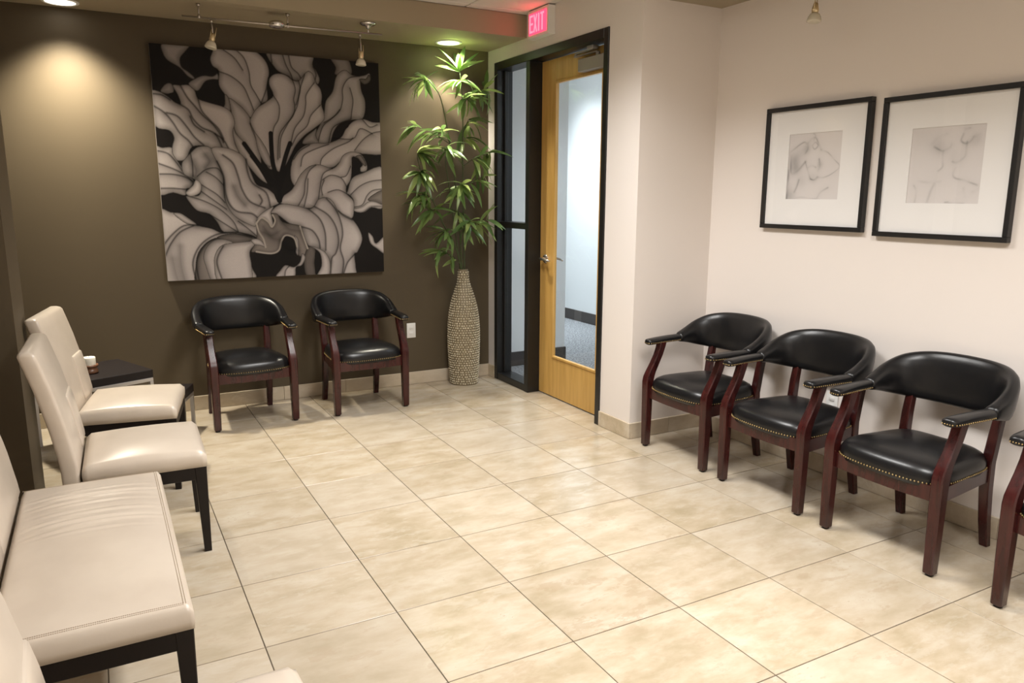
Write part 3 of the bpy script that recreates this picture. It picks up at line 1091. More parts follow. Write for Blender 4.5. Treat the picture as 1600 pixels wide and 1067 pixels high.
petal('D', [(735, 455), (800, 430), (845, 395), (900, 395), (960, 430), (870, 436), (805, 478), (750, 475)], 0.95, 8)
petal('D', [(185, 420), (195, 370), (270, 310), (330, 200), (400, 135), (480, 120), (570, 148), (620, 110), (652, 48), (720, 18), (790, 38), (832, 110), (832, 160), (790, 172), (780, 142), (800, 115), (765, 70), (722, 62), (722, 130), (712, 230), (682, 285), (682, 335), (732, 390), (738, 450), (722, 525), (640, 500), (580, 420), (530, 385), (470, 390), (430, 445), (380, 455), (320, 445)], 0.98)
petal('D', [(724, 65), (765, 72), (800, 115), (785, 140), (780, 172), (745, 165), (722, 195)], dark=True)
petal('D', [(745, 55), (790, 45), (828, 110), (820, 130), (800, 112), (765, 70)], 0.6, 8, brown=.6)
for q in ([(450, 125), (400, 170), (370, 250), (360, 350), (318, 435)], [(390, 230), (385, 330), (362, 440)], [(575, 150), (505, 190), (482, 290), (470, 385)], [(512, 240), (492, 300), (500, 350)], [(500, 235), (560, 200), (640, 220), (684, 290)], [(540, 330), (620, 310), (710, 355)], [(712, 130), (680, 200), (640, 215)]):
    fold('D', q)
# --- big lower right petal
petal('D', [(108, 492), (150, 442), (210, 422), (320, 438), (400, 458), (440, 430), (470, 382), (530, 368), (580, 400), (622, 470), (722, 530), (780, 610), (800, 690), (765, 780), (742, 800), (752, 900), (742, 960), (540, 970), (555, 860), (510, 790), (440, 750), (390, 735), (350, 640), (330, 592), (250, 572), (180, 520), (140, 500)], 0.95)
for q in ([(395, 460), (480, 535), (520, 640), (525, 770)], [(440, 440), (540, 500), (600, 590), (622, 700), (602, 790), (570, 835), (562, 955)], [(530, 378), (600, 460), (640, 560), (652, 650), (635, 755), (660, 850), (650, 955)], [(742, 800), (690, 862), (660, 950)], [(330, 592), (420, 620), (470, 690), (482, 755)], [(620, 470), (660, 505), (722, 535)]):
    fold('D', q, 1.8, 10)
# --- lower left sweep
petal('C', [(40, 490), (130, 500), (200, 508), (260, 540), (330, 595), (440, 620), (520, 652), (640, 648), (760, 690), (815, 702), (760, 745), (725, 800), (738, 900), (732, 1030), (60, 1050), (60, 780)], 0.98)
petal('C', [(150, 512), (200, 505), (260, 540), (325, 590), (250, 588)], 0.8, 7)
petal('C', [(322, 1050), (318, 900), (338, 800), (400, 728), (480, 690), (590, 728), (500, 740), (450, 850), (500, 1050)], 0.62, brown=.45)
petal('C', [(480, 690), (540, 662), (640, 655), (770, 690), (690, 720), (600, 728)], 0.5, brown=.5)
petal('C', [(450, 1050), (390, 900), (375, 830), (400, 760), (460, 705), (540, 700), (600, 728), (560, 800), (530, 1040)], 0.9)
petal('C', [(500, 1040), (456, 890), (470, 800), (520, 742), (600, 726), (720, 712), (815, 702), (758, 748), (726, 800), (740, 900), (732, 1040)], 1.0)
for q in ([(80, 745), (140, 670), (230, 600), (335, 597)], [(90, 830), (130, 740), (200, 650), (300, 600)], [(325, 1030), (295, 900), (320, 800), (380, 720), (480, 662), (600, 648), (740, 682)], [(345, 1030), (322, 900), (345, 810), (400, 730), (480, 690)], [(525, 1030), (480, 900), (485, 830), (525, 752)]):
    fold('C', q, 1.8, 9)
fold('C', [(205, 760), (212, 900), (240, 1020)], 7, 16, 0.35, 0.2)
fold('C', [(150, 860), (170, 960), (190, 1020)], 9, 16, 0.3, 0.2)
# --- curled ruffle in the middle
petal('D', [(-40, 790), (0, 700), (0, 570), (40, 530), (90, 560), (120, 600), (140, 550), (118, 505), (160, 500), (200, 560), (330, 590), (350, 660), (392, 760), (395, 835), (360, 825), (320, 815), (312, 760), (290, 690), (222, 660), (192, 700), (172, 780), (110, 808), (20, 795)], 0.62, 10, brown=.55)
petal('D', [(-5, 560), (20, 515), (70, 475), (130, 445), (112, 490), (118, 520), (130, 600), (105, 590), (62, 540), (20, 542)], 1.0, 8)
petal('D', [(-40, 700), (0, 690), (40, 705), (70, 755), (30, 745), (-20, 735)], 0.9, 6)
petal('D', [(360, 830), (395, 745), (440, 755), (450, 810), (440, 870), (450, 965), (375, 965)], 0.38, 8, brown=.6)
petal('D', [(448, 775), (485, 790), (497, 880), (462, 965), (448, 965), (440, 870)], dark=True)
petal('D', [(400, 738), (450, 750), (520, 785), (558, 860), (548, 965), (460, 968), (492, 890), (482, 800), (440, 760)], 1.0, 9)
petal('D', [(285, 660), (310, 680), (320, 720), (316, 812), (296, 785), (305, 725)], 0.95, 5)
petal('D', [(345, 798), (372, 830), (342, 890), (300, 905), (285, 985), (150, 985), (180, 930), (220, 888), (285, 902), (330, 862)], 0.95, 7)
fold('D', [(250, 895), (222, 930), (215, 980)])
fold('D', [(60, 600), (120, 680), (180, 690)], 6, 14, 0.3, 0.2)
petal('D', [(845, 632), (880, 660), (905, 712), (980, 650), (980, 790), (910, 752), (860, 710)], 0.95, 7)
RIM = (0.36, 0.32, 0.28)
for q in ([(0, 575), (38, 532), (90, 562), (118, 600), (142, 552), (122, 508)], [(70, 755), (52, 690), (20, 640), (2, 580)], [(0, 790), (110, 802), (170, 776), (190, 705), (222, 662), (285, 682), (308, 750)], [(330, 592), (350, 655), (388, 760)]):
    stroke('D', q, 1.6, RIM)
fold('D', [(60, 640), (110, 660), (150, 640)], 7, 12, 0.35, 0.25)
fold('D', [(200, 720), (230, 760), (300, 770)], 7, 14, 0.4, 0.25)
fold('D', [(210, 570), (250, 610), (320, 620)], 7, 14, 0.35, 0.25)
# --- stamens
BK = (0.006, 0.005, 0.005)
petal('0', [(520, 610), (560, 600), (600, 590), (605, 640), (576, 712), (545, 655)], dark=True)
for q, wd in (([(578, 700), (572, 640), (530, 600), (470, 520), (430, 465)], 4.5), ([(570, 610), (548, 540), (540, 420)], 4.5), ([(575, 620), (600, 520), (620, 460)], 4.5), ([(578, 650), (600, 580), (618, 548)], 4), ([(540, 640), (500, 570), (460, 515)], 3.5), ([(560, 640), (530, 600), (510, 560)], 5)):
    stroke('0', q, wd, BK)
rng = np.random.default_rng(3)
img *= (1 + 0.10 * (rng.random((PG, PG, 1)) - 0.5))
painting = thing('flower_painting', 'large square monochrome painting of a curling flower on the dark wall', 'painting', (0.76, YB, 1.645))
b = MB()
b.rbox(-0.742, 0.742, -0.0395, -0.0005, -0.742, 0.742, 0.002, 1, False)
b.obj('stretched_canvas', M['canvas_side'], painting)
o = image_mesh('painted_face', img, 1.484, 1.484, M['canvas_print'], painting)
o.location = (0, -0.0402, 0)

# ------------------------------------------------------------------ framed drawings


def sketch(strokes, blobs, g=150):
    im = np.ones((g, g, 3)) * np.array((0.74, 0.69, 0.68))
    gx, gy = np.meshgrid((np.arange(g) + 0.5) / g, (np.arange(g) + 0.5) / g)
    for (x, y, r, k) in blobs:
        im *= (1 - k * np.exp(-(((gx - x) ** 2 + (gy - y) ** 2) / r ** 2)))[..., None]
    for pts, wd, k in strokes:
        d = seg_dist(gx, gy, cr(pts, 5), False)
        wob = 0.55 + 0.45 * np.sin(gx * 23 + gy * 17 + wd * 300)
        im *= (1 - 0.85 * k * wob * np.exp(-(d / (wd * 0.55)) ** 2) - 0.28 * k * np.exp(-d / (wd * 1.6)))[..., None]
    r_ = np.random.default_rng(5)
    return im * (1 + 0.04 * (r_.random((g, g, 1)) - 0.5))


sk1 = sketch([([(.02, .28), (.12, .22), (.28, .14), (.36, .16), (.42, .10), (.50, .08), (.56, .16), (.62, .26)], .02, .35),
              ([(.46, .02), (.50, .05), (.47, .12)], .012, .3), ([(.36, .16), (.37, .24), (.33, .30)], .02, .45), ([(.45, .20), (.50, .15), (.56, .20), (.50, .25), (.45, .20)], .015, .35),
              ([(.62, .27), (.75, .31), (.88, .42), (.98, .52), (.85, .62), (.70, .67), (.58, .66)], .012, .33),
              ([(.05, .33), (.06, .48), (.09, .60), (.20, .56), (.34, .43)], .035, .42), ([(.34, .43), (.38, .52), (.42, .60), (.46, .68), (.53, .70), (.60, .66)], .014, .35),
              ([(.60, .40), (.62, .50), (.60, .56)], .022, .45), ([(.40, .52), (.47, .49), (.55, .52)], .015, .3), ([(.46, .69), (.53, .71), (.59, .68)], .016, .45),
              ([(.24, .70), (.21, .80), (.17, .88)], .03, .35), ([(.02, .55), (.03, .75), (.02, .98)], .03, .5), ([(.80, .82), (.68, .88), (.60, .99)], .02, .4), ([(.18, .98), (.30, .96), (.60, .99)], .01, .2)],
             [(.13, .40, .09, .30), (.16, .52, .09, .34), (.22, .30, .10, .15), (.05, .95, .12, .28), (.30, .72, .1, .1), (.35, .24, .07, .25), (.62, .48, .05, .2), (.50, .66, .07, .1)])
sk2 = sketch([([(.30, .22), (.38, .14), (.48, .10)], .04, .15), ([(.33, .26), (.40, .30), (.46, .32), (.54, .28), (.56, .24)], .022, .4), ([(.46, .32), (.46, .42), (.47, .52), (.42, .57)], .02, .28),
              ([(.70, .12), (.68, .20), (.74, .24), (.80, .22), (.84, .16)], .022, .38), ([(.76, .22), (.76, .32), (.75, .40), (.66, .47), (.60, .46)], .022, .38), ([(.72, .06), (.78, .05)], .02, .35),
              ([(.88, .16), (.92, .14), (.90, .20)], .04, .15), ([(.64, .55), (.62, .62), (.66, .67), (.78, .70), (.95, .76)], .02, .32), ([(.16, .70), (.30, .72), (.46, .71)], .03, .12),
              ([(.10, .76), (.14, .84), (.13, .98)], .02, .25), ([(.38, .74), (.34, .84), (.31, .98)], .035, .18), ([(.60, .97), (.56, .98), (.80, .99)], .012, .3), ([(.78, .80), (.80, .90)], .03, .12), ([(.9, .85), (.97, .82)], .04, .12)],
             [(.40, .26, .10, .15), (.86, .2, .09, .12), (.62, .38, .1, .08), (.12, .12, .2, .05)])


def framed(label, y0, y1, z0, z1, art, iy0, iy1, iz0, iz1):
    yc, zc = (y0 + y1) / 2, (z0 + z1) / 2
    t = thing('framed_drawing', label, 'picture', (XR, yc, zc), 0, 'framed drawings on the cream wall')
    w2, h2, fw = (y1 - y0) / 2, (z1 - z0) / 2, 0.023
    b = MB()
    b.rbox(-0.032, -0.001, -w2, w2, h2 - fw, h2, 0.002, 1, False)
    b.rbox(-0.032, -0.001, -w2, w2, -h2, -h2 + fw, 0.002, 1, False)
    b.rbox(-0.032, -0.001, -w2, -w2 + fw, -h2 + fw, h2 - fw, 0.002, 1, False)
    b.rbox(-0.032, -0.001, w2 - fw, w2, -h2 + fw, h2 - fw, 0.002, 1, False)
    b.obj('frame', M['pictframe'], t)
    # mount board with a real window
    a0, a1, c0, c1 = iy0 - yc, iy1 - yc, iz0 - zc, iz1 - zc
    b = MB()
    W, Hh = w2 - fw, h2 - fw
    for q in ((-W, W, c1, Hh), (-W, W, -Hh, c0), (-W, a0, c0, c1), (a1, W, c0, c1)):
        b.box(-0.016, -0.013, q[0], q[1], q[2], q[3])
    b.obj('mount', M['mat'], t)
    o = image_mesh('drawing', art, a1 - a0 + 0.004, c1 - c0 + 0.004, M['sketch_print'], t)
    o.rotation_euler = (0, 0, -PI / 2)
    o.location = (-0.0125, (a0 + a1) / 2, (c0 + c1) / 2)
    b = MB()
    b.box(-0.022, -0.020, -W, W, -Hh, Hh)
    b.obj('glazing', M['glass'], t)


framed('black framed pencil drawing of a reclining figure, nearer the doorway', 0.116, 0.772, 1.294, 1.940, sk1, 0.280, 0.612, 1.454, 1.794)
framed('black framed faint pencil drawing, cut by the right edge of the photo', -0.578, 0.054, 1.281, 1.925, sk2, -0.432, -0.098, 1.440, 1.774)

# ------------------------------------------------------------------ wall outlets


def outlet(label, loc, rz):
    t = thing('wall_outlet', label, 'outlet', loc, rz)
    b = MB()
    b.rbox(-0.036, 0.036, -0.007, -0.0005, -0.058, 0.058, 0.003, 2)
    b.obj('cover_plate', M['white'], t)
    for dz in (-0.021, 0.021):
        b = MB()
        b.rbox(-0.017, 0.017, -0.010, -0.007, dz - 0.014, dz + 0.014, 0.002, 1)
        b.obj('socket', M['white'], t)


outlet('white wall outlet low on the dark wall right of the second chair', (1.722, YB, 0.43), 0)
outlet('white wall outlet on the cream wall behind the middle armchair', (XR, 0.215, 0.40), -PI / 2)

# ------------------------------------------------------------------ captain's armchair


def sq(cx, cy, z, w_, d_, ch=0.22):
    """chamfered square ring"""
    a, b_ = w_ / 2, d_ / 2
    k = min(a, b_) * ch
    return [(cx - a + k, cy - b_, z), (cx + a - k, cy - b_, z), (cx + a, cy - b_ + k, z), (cx + a, cy + b_ - k, z),
            (cx + a - k, cy + b_, z), (cx - a + k, cy + b_, z), (cx - a, cy + b_ - k, z), (cx - a, cy - b_ + k, z)]


def make_armchair(label, group):
    t = thing('captain_armchair', label, 'armchair', group=group)
    for s in (-1, 1):
        rings = []
        for z, y, w_, d_ in ((0.010, -0.228, 0.039, 0.039), (0.012, -0.228, 0.041, 0.041), (0.18, -0.228, 0.046, 0.046), (0.34, -0.228, 0.048, 0.050), (0.395, -0.227, 0.048, 0.054),
                             (0.425, -0.221, 0.047, 0.054), (0.455, -0.208, 0.045, 0.050), (0.50, -0.183, 0.043, 0.046), (0.55, -0.158, 0.043, 0.044), (0.595, -0.142, 0.044, 0.044), (0.622, -0.136, 0.046, 0.046)):
            rings.append(sq(s * 0.246, y, z, w_, d_))
        b = MB()
        b.loft(rings, True, True)
        lg = sharp(b.obj('front_leg', M['mahogany'], t), 35)
        b = MB()
        b.lathe([(0.001, 0.0), (0.015, 0.0), (0.016, 0.010), (0.001, 0.010)], 12, (s * 0.246, -0.228, 0))
        b.obj('foot_glide', M['espresso'], lg)
        rings = []
        for z, y, x, w_ in ((0.001, 0.232, 0.196, 0.034), (0.12, 0.210, 0.194, 0.038), (0.26, 0.194, 0.192, 0.042), (0.38, 0.190, 0.192, 0.042), (0.50, 0.206, 0.196, 0.040), (0.60, 0.226, 0.198, 0.036), (0.66, 0.236, 0.196, 0.03)):
            rings.append(sq(s * x, y, z, w_, w_ * 0.95))
        b = MB()
        b.loft(rings, True, True)
        sharp(b.obj('back_leg', M['mahogany'], t), 35)
    # seat rails
    b = MB()
    rings = []
    for k in range(9):
        x = -0.224 + 0.448 * k / 8
        bow = -0.016 * (1 - (x / 0.224) ** 2)
        y = -0.232 + bow
        rings.append([(x, y, 0.300), (x, y + 0.024, 0.300), (x, y + 0.024, 0.362), (x, y, 0.362)])
    b.loft(rings, True, True)
    sharp(b.obj('front_rail', M['mahogany'], t), 35)
    for s in (-1, 1):
        b = MB()
        b.loft([[(s * 0.253, -0.206, 0.300), (s * 0.232, -0.206, 0.300), (s * 0.232, -0.206, 0.360), (s * 0.253, -0.206, 0.360)],
                [(s * 0.206, 0.172, 0.300), (s * 0.185, 0.172, 0.300), (s * 0.185, 0.172, 0.360), (s * 0.206, 0.172, 0.360)]], True, False)
        b.obj('side_rail', M['mahogany'], t)
    b = MB()
    b.rbox(-0.172, 0.172, 0.182, 0.202, 0.300, 0.360, 0.002, 1, False)
    b.obj('back_rail', M['mahogany'], t)
    # seat pad
    NS = 64

    def outline(sc, z, ex=0.0):
        r = []
        for j in range(NS):
            a = 2 * PI * j / NS
            c, s_ = math.cos(a), math.sin(a)
            n = 5.0
            q = (abs(c) ** n + abs(s_) ** n) ** (-1 / n)
            u, v = q * c, q * s_
            yy = v * 0.222
            half = 0.250 - 0.045 * (v + 1) / 2
            x = u * (half + ex)
            y = -0.012 + yy + (-(0.024) * (1 - u * u) if v < 0 else 0.0) * (abs(v) ** 2) - (ex if v < 0 else -ex) * abs(v)
            r.append((x * sc, -0.012 + (y + 0.012) * sc, z))
        return r
    b = MB()
    rings = [outline(0.97, 0.345), outline(1.0, 0.349), outline(1.0, 0.372, 0.004), outline(1.0, 0.392, 0.004), outline(0.985, 0.408), outline(0.95, 0.420), outline(0.85, 0.434), outline(0.68, 0.446), outline(0.45, 0.455), outline(0.2, 0.459), outline(0.02, 0.460)]
    b.loft(rings, True, True)
    b.obj('seat', M['blackleather'], t)
    # curved upholstered back
    half = [(0.0, 0.262), (0.09, 0.256), (0.165, 0.235), (0.222, 0.192), (0.256, 0.135), (0.268, 0.070), (0.270, 0.008)]
    zb = [0.562, 0.563, 0.566, 0.573, 0.585, 0.600, 0.610]
    zt = [0.790, 0.788, 0.780, 0.762, 0.728, 0.688, 0.658]
    th = [0.046, 0.047, 0.050, 0.053, 0.056, 0.056, 0.054]
    hp = cr([(*p, a, c, d) for p, a, c, d in zip(half, zb, zt, th)], 4)
    full = [np.array((-p[0], p[1], p[2], p[3], p[4])) for p in hp[:0:-1]] + [p for p in hp]
    rings = []
    n = len(full)
    for i, p in enumerate(full):
        a, c = full[max(i - 1, 0)], full[min(i + 1, n - 1)]
        tx, ty = c[0] - a[0], c[1] - a[1]
        l_ = math.hypot(tx, ty)
        nx, ny = -ty / l_, tx / l_           # outward
        if p[1] > 0.2 and ny < 0:
            nx, ny = -nx, -ny
        h = p[3] - p[2]
        hh, ww = h / 2, p[4] / 2
        endk = 1.0 if 0 < i < n - 1 else 0.75
        ring = []
        for j in range(20):
            g = 2 * PI * j / 20
            c_, s_ = math.cos(g), math.sin(g)
            e = 3.2
            q = (abs(c_) ** e + abs(s_) ** e) ** (-1 / e)
            u, v = q * c_ * ww * endk, q * s_ * hh * (1 if endk == 1 else 0.85)
            lean = 0.030 * max(0.0, (v + hh) / (2 * hh)) * min(1, (h - 0.03) / 0.2)
            roll = 0.006 * math.cos(PI * v / (2 * hh)) if u < 0 else 0.0
            d = u + lean - roll
            ring.append((p[0] + nx * d, p[1] + ny * d, (p[2] + p[3]) / 2 + v))
        rings.append(ring)
    b = MB()
    b.loft(rings, True, True)
    back = b.obj('backrest', M['blackleather'], t)
    # arm pads
    for s in (-1, 1):
        b = MB()
        rings = []
        for y, x, w_, z0, z1 in ((0.045, 0.270, 0.050, 0.616, 0.652), (0.0, 0.270, 0.052, 0.614, 0.655), (-0.08, 0.266, 0.056, 0.614, 0.654), (-0.16, 0.260, 0.060, 0.613, 0.651), (-0.21, 0.256, 0.062, 0.611, 0.648), (-0.232, 0.254, 0.054, 0.612, 0.645), (-0.240, 0.254, 0.036, 0.617, 0.638)):
            ring = []
            for j in range(16):
                g = 2 * PI * j / 16
                c_, s_ = math.cos(g), math.sin(g)
                q = (abs(c_) ** 3 + abs(s_) ** 3) ** (-1 / 3)
                ring.append((s * x + q * c_ * w_ / 2, y, (z0 + z1) / 2 + q * s_ * (z1 - z0) / 2))
            rings.append(ring)
        b.loft(rings, True, True)
        arm = b.obj('armrest', M['blackleather'], t)
        # nails round the arm pad
        b = MB()
        ys_ = [-0.235, -0.21, -0.16, -0.08, 0.0, 0.045]
        xc_ = [0.254, 0.256, 0.260, 0.266, 0.270, 0.270]
        hw_ = [0.026, 0.0305, 0.0295, 0.0275, 0.0255, 0.0245]
        pts = []
        for k in range(19):
            y = -0.225 + 0.0128 * k
            for q in (-1, 1):
                pts.append((s * (np.interp(y, ys_, xc_) + q * np.interp(y, ys_, hw_)), y))
        pts += [(s * (0.254 - 0.020 + 0.010 * k), -0.2385) for k in range(5)]
        for (x, y) in pts:
            nail(b, (x, y, 0.6235), 0.0042)
        o = b.obj('nailhead_trim', M['brass'], arm)
        o['kind'] = 'stuff'
    # nails along the seat edge
    b = MB()
    ol = outline(1.0, 0.3655, 0.0050)
    P = [Vector(p) for p in ol] + [Vector(ol[0])]
    acc = 0.0
    for a, c in zip(P[:-1], P[1:]):
        l_ = (c - a).length
        while acc < l_:
            p = a + (c - a) * (acc / l_)
            if p.y < 0.17:
                nail(b, p, 0.0045)
            acc += 0.0145
        acc -= l_
    o = b.obj('nailhead_trim', M['brass'], t)
    o['kind'] = 'stuff'
    return t


def nail(b, p, r):
    vs, fs = [], []
    vs = [(p[0] + r * math.cos(a), p[1] + r * math.sin(a), p[2]) for a in [PI * k / 2 for k in range(4)]]
    vs += [(p[0], p[1], p[2] + r), (p[0], p[1], p[2] - r)]
    for j in range(4):
        k = (j + 1) % 4
        fs += [(j, k, 4), (k, j, 5)]
    b.add(vs, fs, True)


CH_R = 'black armchairs along the cream wall'
CH_B = 'black armchairs against the dark wall'
proto = make_armchair('black leatherette armchair nearest the doorway corner, cream wall row', CH_R)
proto.location = (2.638, 0.807, 0)
proto.rotation_euler = (0, 0, -PI / 2)
dup(proto, (2.638, 0.166, 0), -PI / 2, 'black leatherette armchair in the middle of the right row, under the left drawing')
dup(proto, (2.632, -0.490, 0), -PI / 2, 'black leatherette armchair fully in view nearest the camera on the right')
dup(proto, (2.632, -1.245, 0), -PI / 2, 'black leatherette armchair cut off by the right edge of the photo')
dup(proto, (0.426, 2.762, 0), math.radians(3.5), 'black leatherette armchair left under the flower painting', CH_B)
dup(proto, (1.196, 2.752, 0), math.radians(2.0), 'black leatherette armchair under the painting, nearer the tall vase', CH_B)

# ------------------------------------------------------------------ beige side chairs and settee


def seat_block(w_, y0, y1, z0, z1, crown, wr=0.0):
    """upholstered cushion with soft edges and a crowned top"""
    b = MB()
    nx, ny = (36, 22) if not wr else (220, 44)
    hx = w_ / 2
    r = 0.020
    top = []
    for j in range(ny + 1):
        row = []
        for i in range(nx + 1):
            u, v = i / nx * 2 - 1, j / ny * 2 - 1
            x = hx * u
            y = (y0 + y1) / 2 + (y1 - y0) / 2 * v
            ex = min(hx - abs(x), y - y0, y1 - y)
            z = z1 + crown * (1 - abs(u) ** 2.6) * (1 - abs(v) ** 2.6)
            if wr:
                z += wr * (math.sin(x * 128 + 2.6 * v * v + 1.4 * v) + 0.5 * math.sin(x * 203 - 1.5 * v)) * 0.5 * max(0, 1 - ((x - 0.22) / 0.27) ** 2) * max(0, 1 - v * v) * (0.6 + 0.4 * math.sin(x * 23))
            if ex < r:
                z -= r - math.sqrt(max(0, r * r - (r - max(ex, 0)) ** 2))
            row.append((x, y, z))
        top.append(row)
    vs = [p for row in top for p in row]
    fs = []
    W = nx + 1
    for j in range(ny):
        for i in range(nx):
            fs.append((j * W + i, j * W + i + 1, (j + 1) * W + i + 1, (j + 1) * W + i))
    rim = [i for i in range(W)] + [j * W + nx for j in range(1, ny + 1)] + [ny * W + i for i in range(nx - 1, -1, -1)] + [j * W for j in range(ny - 1, 0, -1)]
    base = len(vs)
    for zz, k in ((0.5, 1.004), (0.0, 0.995)):
        for q in rim:
            p = vs[q]
            vs.append((p[0] * k, (y0 + y1) / 2 + (p[1] - (y0 + y1) / 2) * k, z0 + (z1 - 0.02 - z0) * zz))
    m = len(rim)
    for k in range(m):
        k2 = (k + 1) % m
        fs.append((rim[k], rim[k2], base + k2, base + k))
        fs.append((base + k, base + k2, base + m + k2, base + m + k))
    fs.append(tuple(base + m + k for k in range(m)))
    b.add(vs, fs, True)
    return b


def warp_grid(nx, ny):
    return [(i / nx, j / ny) for j in range(ny + 1) for i in range(nx + 1)]


PROF = [(0.33, 0.215), (0.45, 0.218), (0.60, 0.242), (0.75, 0.276), (0.85, 0.304), (0.895, 0.318)]   # z, y of the front face of the back


def py_at(z):
    return float(np.interp(z, [p[0] for p in PROF], [p[1] for p in PROF]))


def back_slab(x0, x1, z0, z1, f0, f1, r=0.012):
    """slab following the raked profile; f0,f1 offsets of the front and rear face from the profile"""
    b = MB()
    rings = []
    nz = 12
    zs = [z0] + [z0 + r * 0.4] + [z0 + r + (z1 - z0 - 2 * r) * k / nz for k in range(nz + 1)] + [z1 - r * 0.4, z1]
    for k, z in enumerate(zs):
        ins = r if k in (0, len(zs) - 1) else (r * 0.3 if k in (1, len(zs) - 2) else 0.0)
        y = py_at(z)
        a0, a1, c0, c1 = x0 + ins, x1 - ins, y + f0 + ins, y + f1 - ins
        q = r * 0.9
        rings.append([(a0 + q, c0, z), (a0 + q + (a1 - a0 - 2 * q) * .5, c0, z), (a1 - q, c0, z), (a1 - q * .3, c0 + q * .3, z), (a1, c0 + q, z), (a1, c1 - q, z), (a1 - q * .3, c1 - q * .3, z), (a1 - q, c1, z), (a0 + q, c1, z), (a0 + q * .3, c1 - q * .3, z), (a0, c1 - q, z), (a0, c0 + q, z), (a0 + q * .3, c0 + q * .3, z)])
    b.loft(rings, True, True)
    return b


def taper_leg(x0, y0, x1, y1, z1, w1, w0, d1=None, d0=None):
    b = MB()
    d1 = d1 or w1
    d0 = d0 or w0
    b.loft([sq(x0, y0, 0.001, w0, d0, 0.12), sq(x1, y1, z1, w1, d1, 0.12)], True, False)
    return b


def make_side_chair(label, w_=0.485, name='parsons_chair', cat='chair', group=None, settee=False):
    t = thing(name, label, cat, group=group)
    h = w_ / 2
    o = seat_block(w_, -0.232, 0.214, 0.372, 0.438, 0.034 if not settee else 0.030, 0.0062 if settee else 0.0).obj('seat', M['beige'], t)
    if settee:
        b = MB()                                  # double row of stitching round the top edge
        for off in (0.016, 0.022):
            n = 90
            for k in range(n):
                for s in (-1, 1):
                    y = -0.21 + 0.42 * k / n
                    v = (y + 0.004) / 0.228
                    x = s * (h - off)
                    u = x / h
                    z = 0.438 + 0.030 * (1 - abs(u) ** 2.6) * (1 - abs(v) ** 2.6) - (0.0008 if off < 0.02 else 0)
                    b.box(x - 0.0008, x + 0.0008, y, y + 0.003, z, z + 0.0012)
            for k in range(230):
                x = -h + 0.02 + (w_ - 0.04) * k / 230
                y = -0.232 + off
                u, v = x / h, (y + 0.004) / 0.228
                z = 0.438 + 0.030 * (1 - abs(u) ** 2.6) * (1 - abs(v) ** 2.6) - (0.0008 if off < 0.02 else 0)
                b.box(x, x + 0.003, y - 0.0008, y + 0.0008, z, z + 0.0012)
        st = b.obj('stitching', M['stitch'], o)
        st['kind'] = 'stuff'
    back_slab(-h, h, 0.335, 0.895, 0.006, 0.066, 0.014).obj('backrest', M['beige'], t)
    if not settee:
        # raised cover pieces: full upper panel, side strip and lower panel meeting in seams
        xs = h - 0.40 * w_
        back_slab(xs + 0.002, h - 0.003, 0.43, 0.659, 0.000, 0.02, 0.007).obj('lower_back_panel', M['beige'], t)
    else:
        for k in range(2):
            x0 = -h + 0.004 + k * (w_ / 2 - 0.002)
            back_slab(x0, x0 + w_ / 2 - 0.006, 0.43, 0.890, -0.001, 0.02, 0.008).obj('back_panel', M['beige'], t)
    # dark frame
    b = MB()
    b.rbox(-h + 0.006, h - 0.006, -0.226, -0.202, 0.318, 0.371, 0.002, 1, False)
    b.rbox(-h + 0.006, h - 0.006, 0.190, 0.212, 0.318, 0.371, 0.002, 1, False)
    for s in (-1, 1):
        b.rbox(min(s * (h - 0.006), s * (h - 0.030)), max(s * (h - 0.006), s * (h - 0.030)), -0.2015, 0.1895, 0.318, 0.371, 0.002, 1, False)
    b.obj('seat_frame', M['espresso'], t)
    for s in (-1, 1):
        taper_leg(s * (h - 0.019), -0.212, s * (h - 0.027), -0.206, 0.3705, 0.046, 0.028).obj('front_leg', M['espresso'], t)
        taper_leg(s * (h - 0.022), 0.275, s * (h - 0.028), 0.226, 0.333, 0.042, 0.028).obj('back_leg', M['espresso'], t)
    return t


G2 = 'beige leather side chairs on the left'
p2 = make_side_chair('beige leather side chair standing right behind the wide settee', group=G2)
p2.location = (-0.278, 1.062, 0)
p2.rotation_euler = (0, 0, math.radians(88.3))
dup(p2, (-0.284, 1.880, 0), math.radians(80), 'beige leather side chair beside the dark corner table and candle')
dup(p2, (-0.282, -1.047, 0), math.radians(93), 'beige leather side chair partly in view at the bottom left corner')
st = make_side_chair('wide beige leather settee with a wrinkled seat in the left foreground', 1.10, 'settee', 'settee', None, True)
st.location = (-0.468, 0.117, 0)
st.rotation_euler = (0, 0, math.radians(90))

# ------------------------------------------------------------------ dark side tables and candle


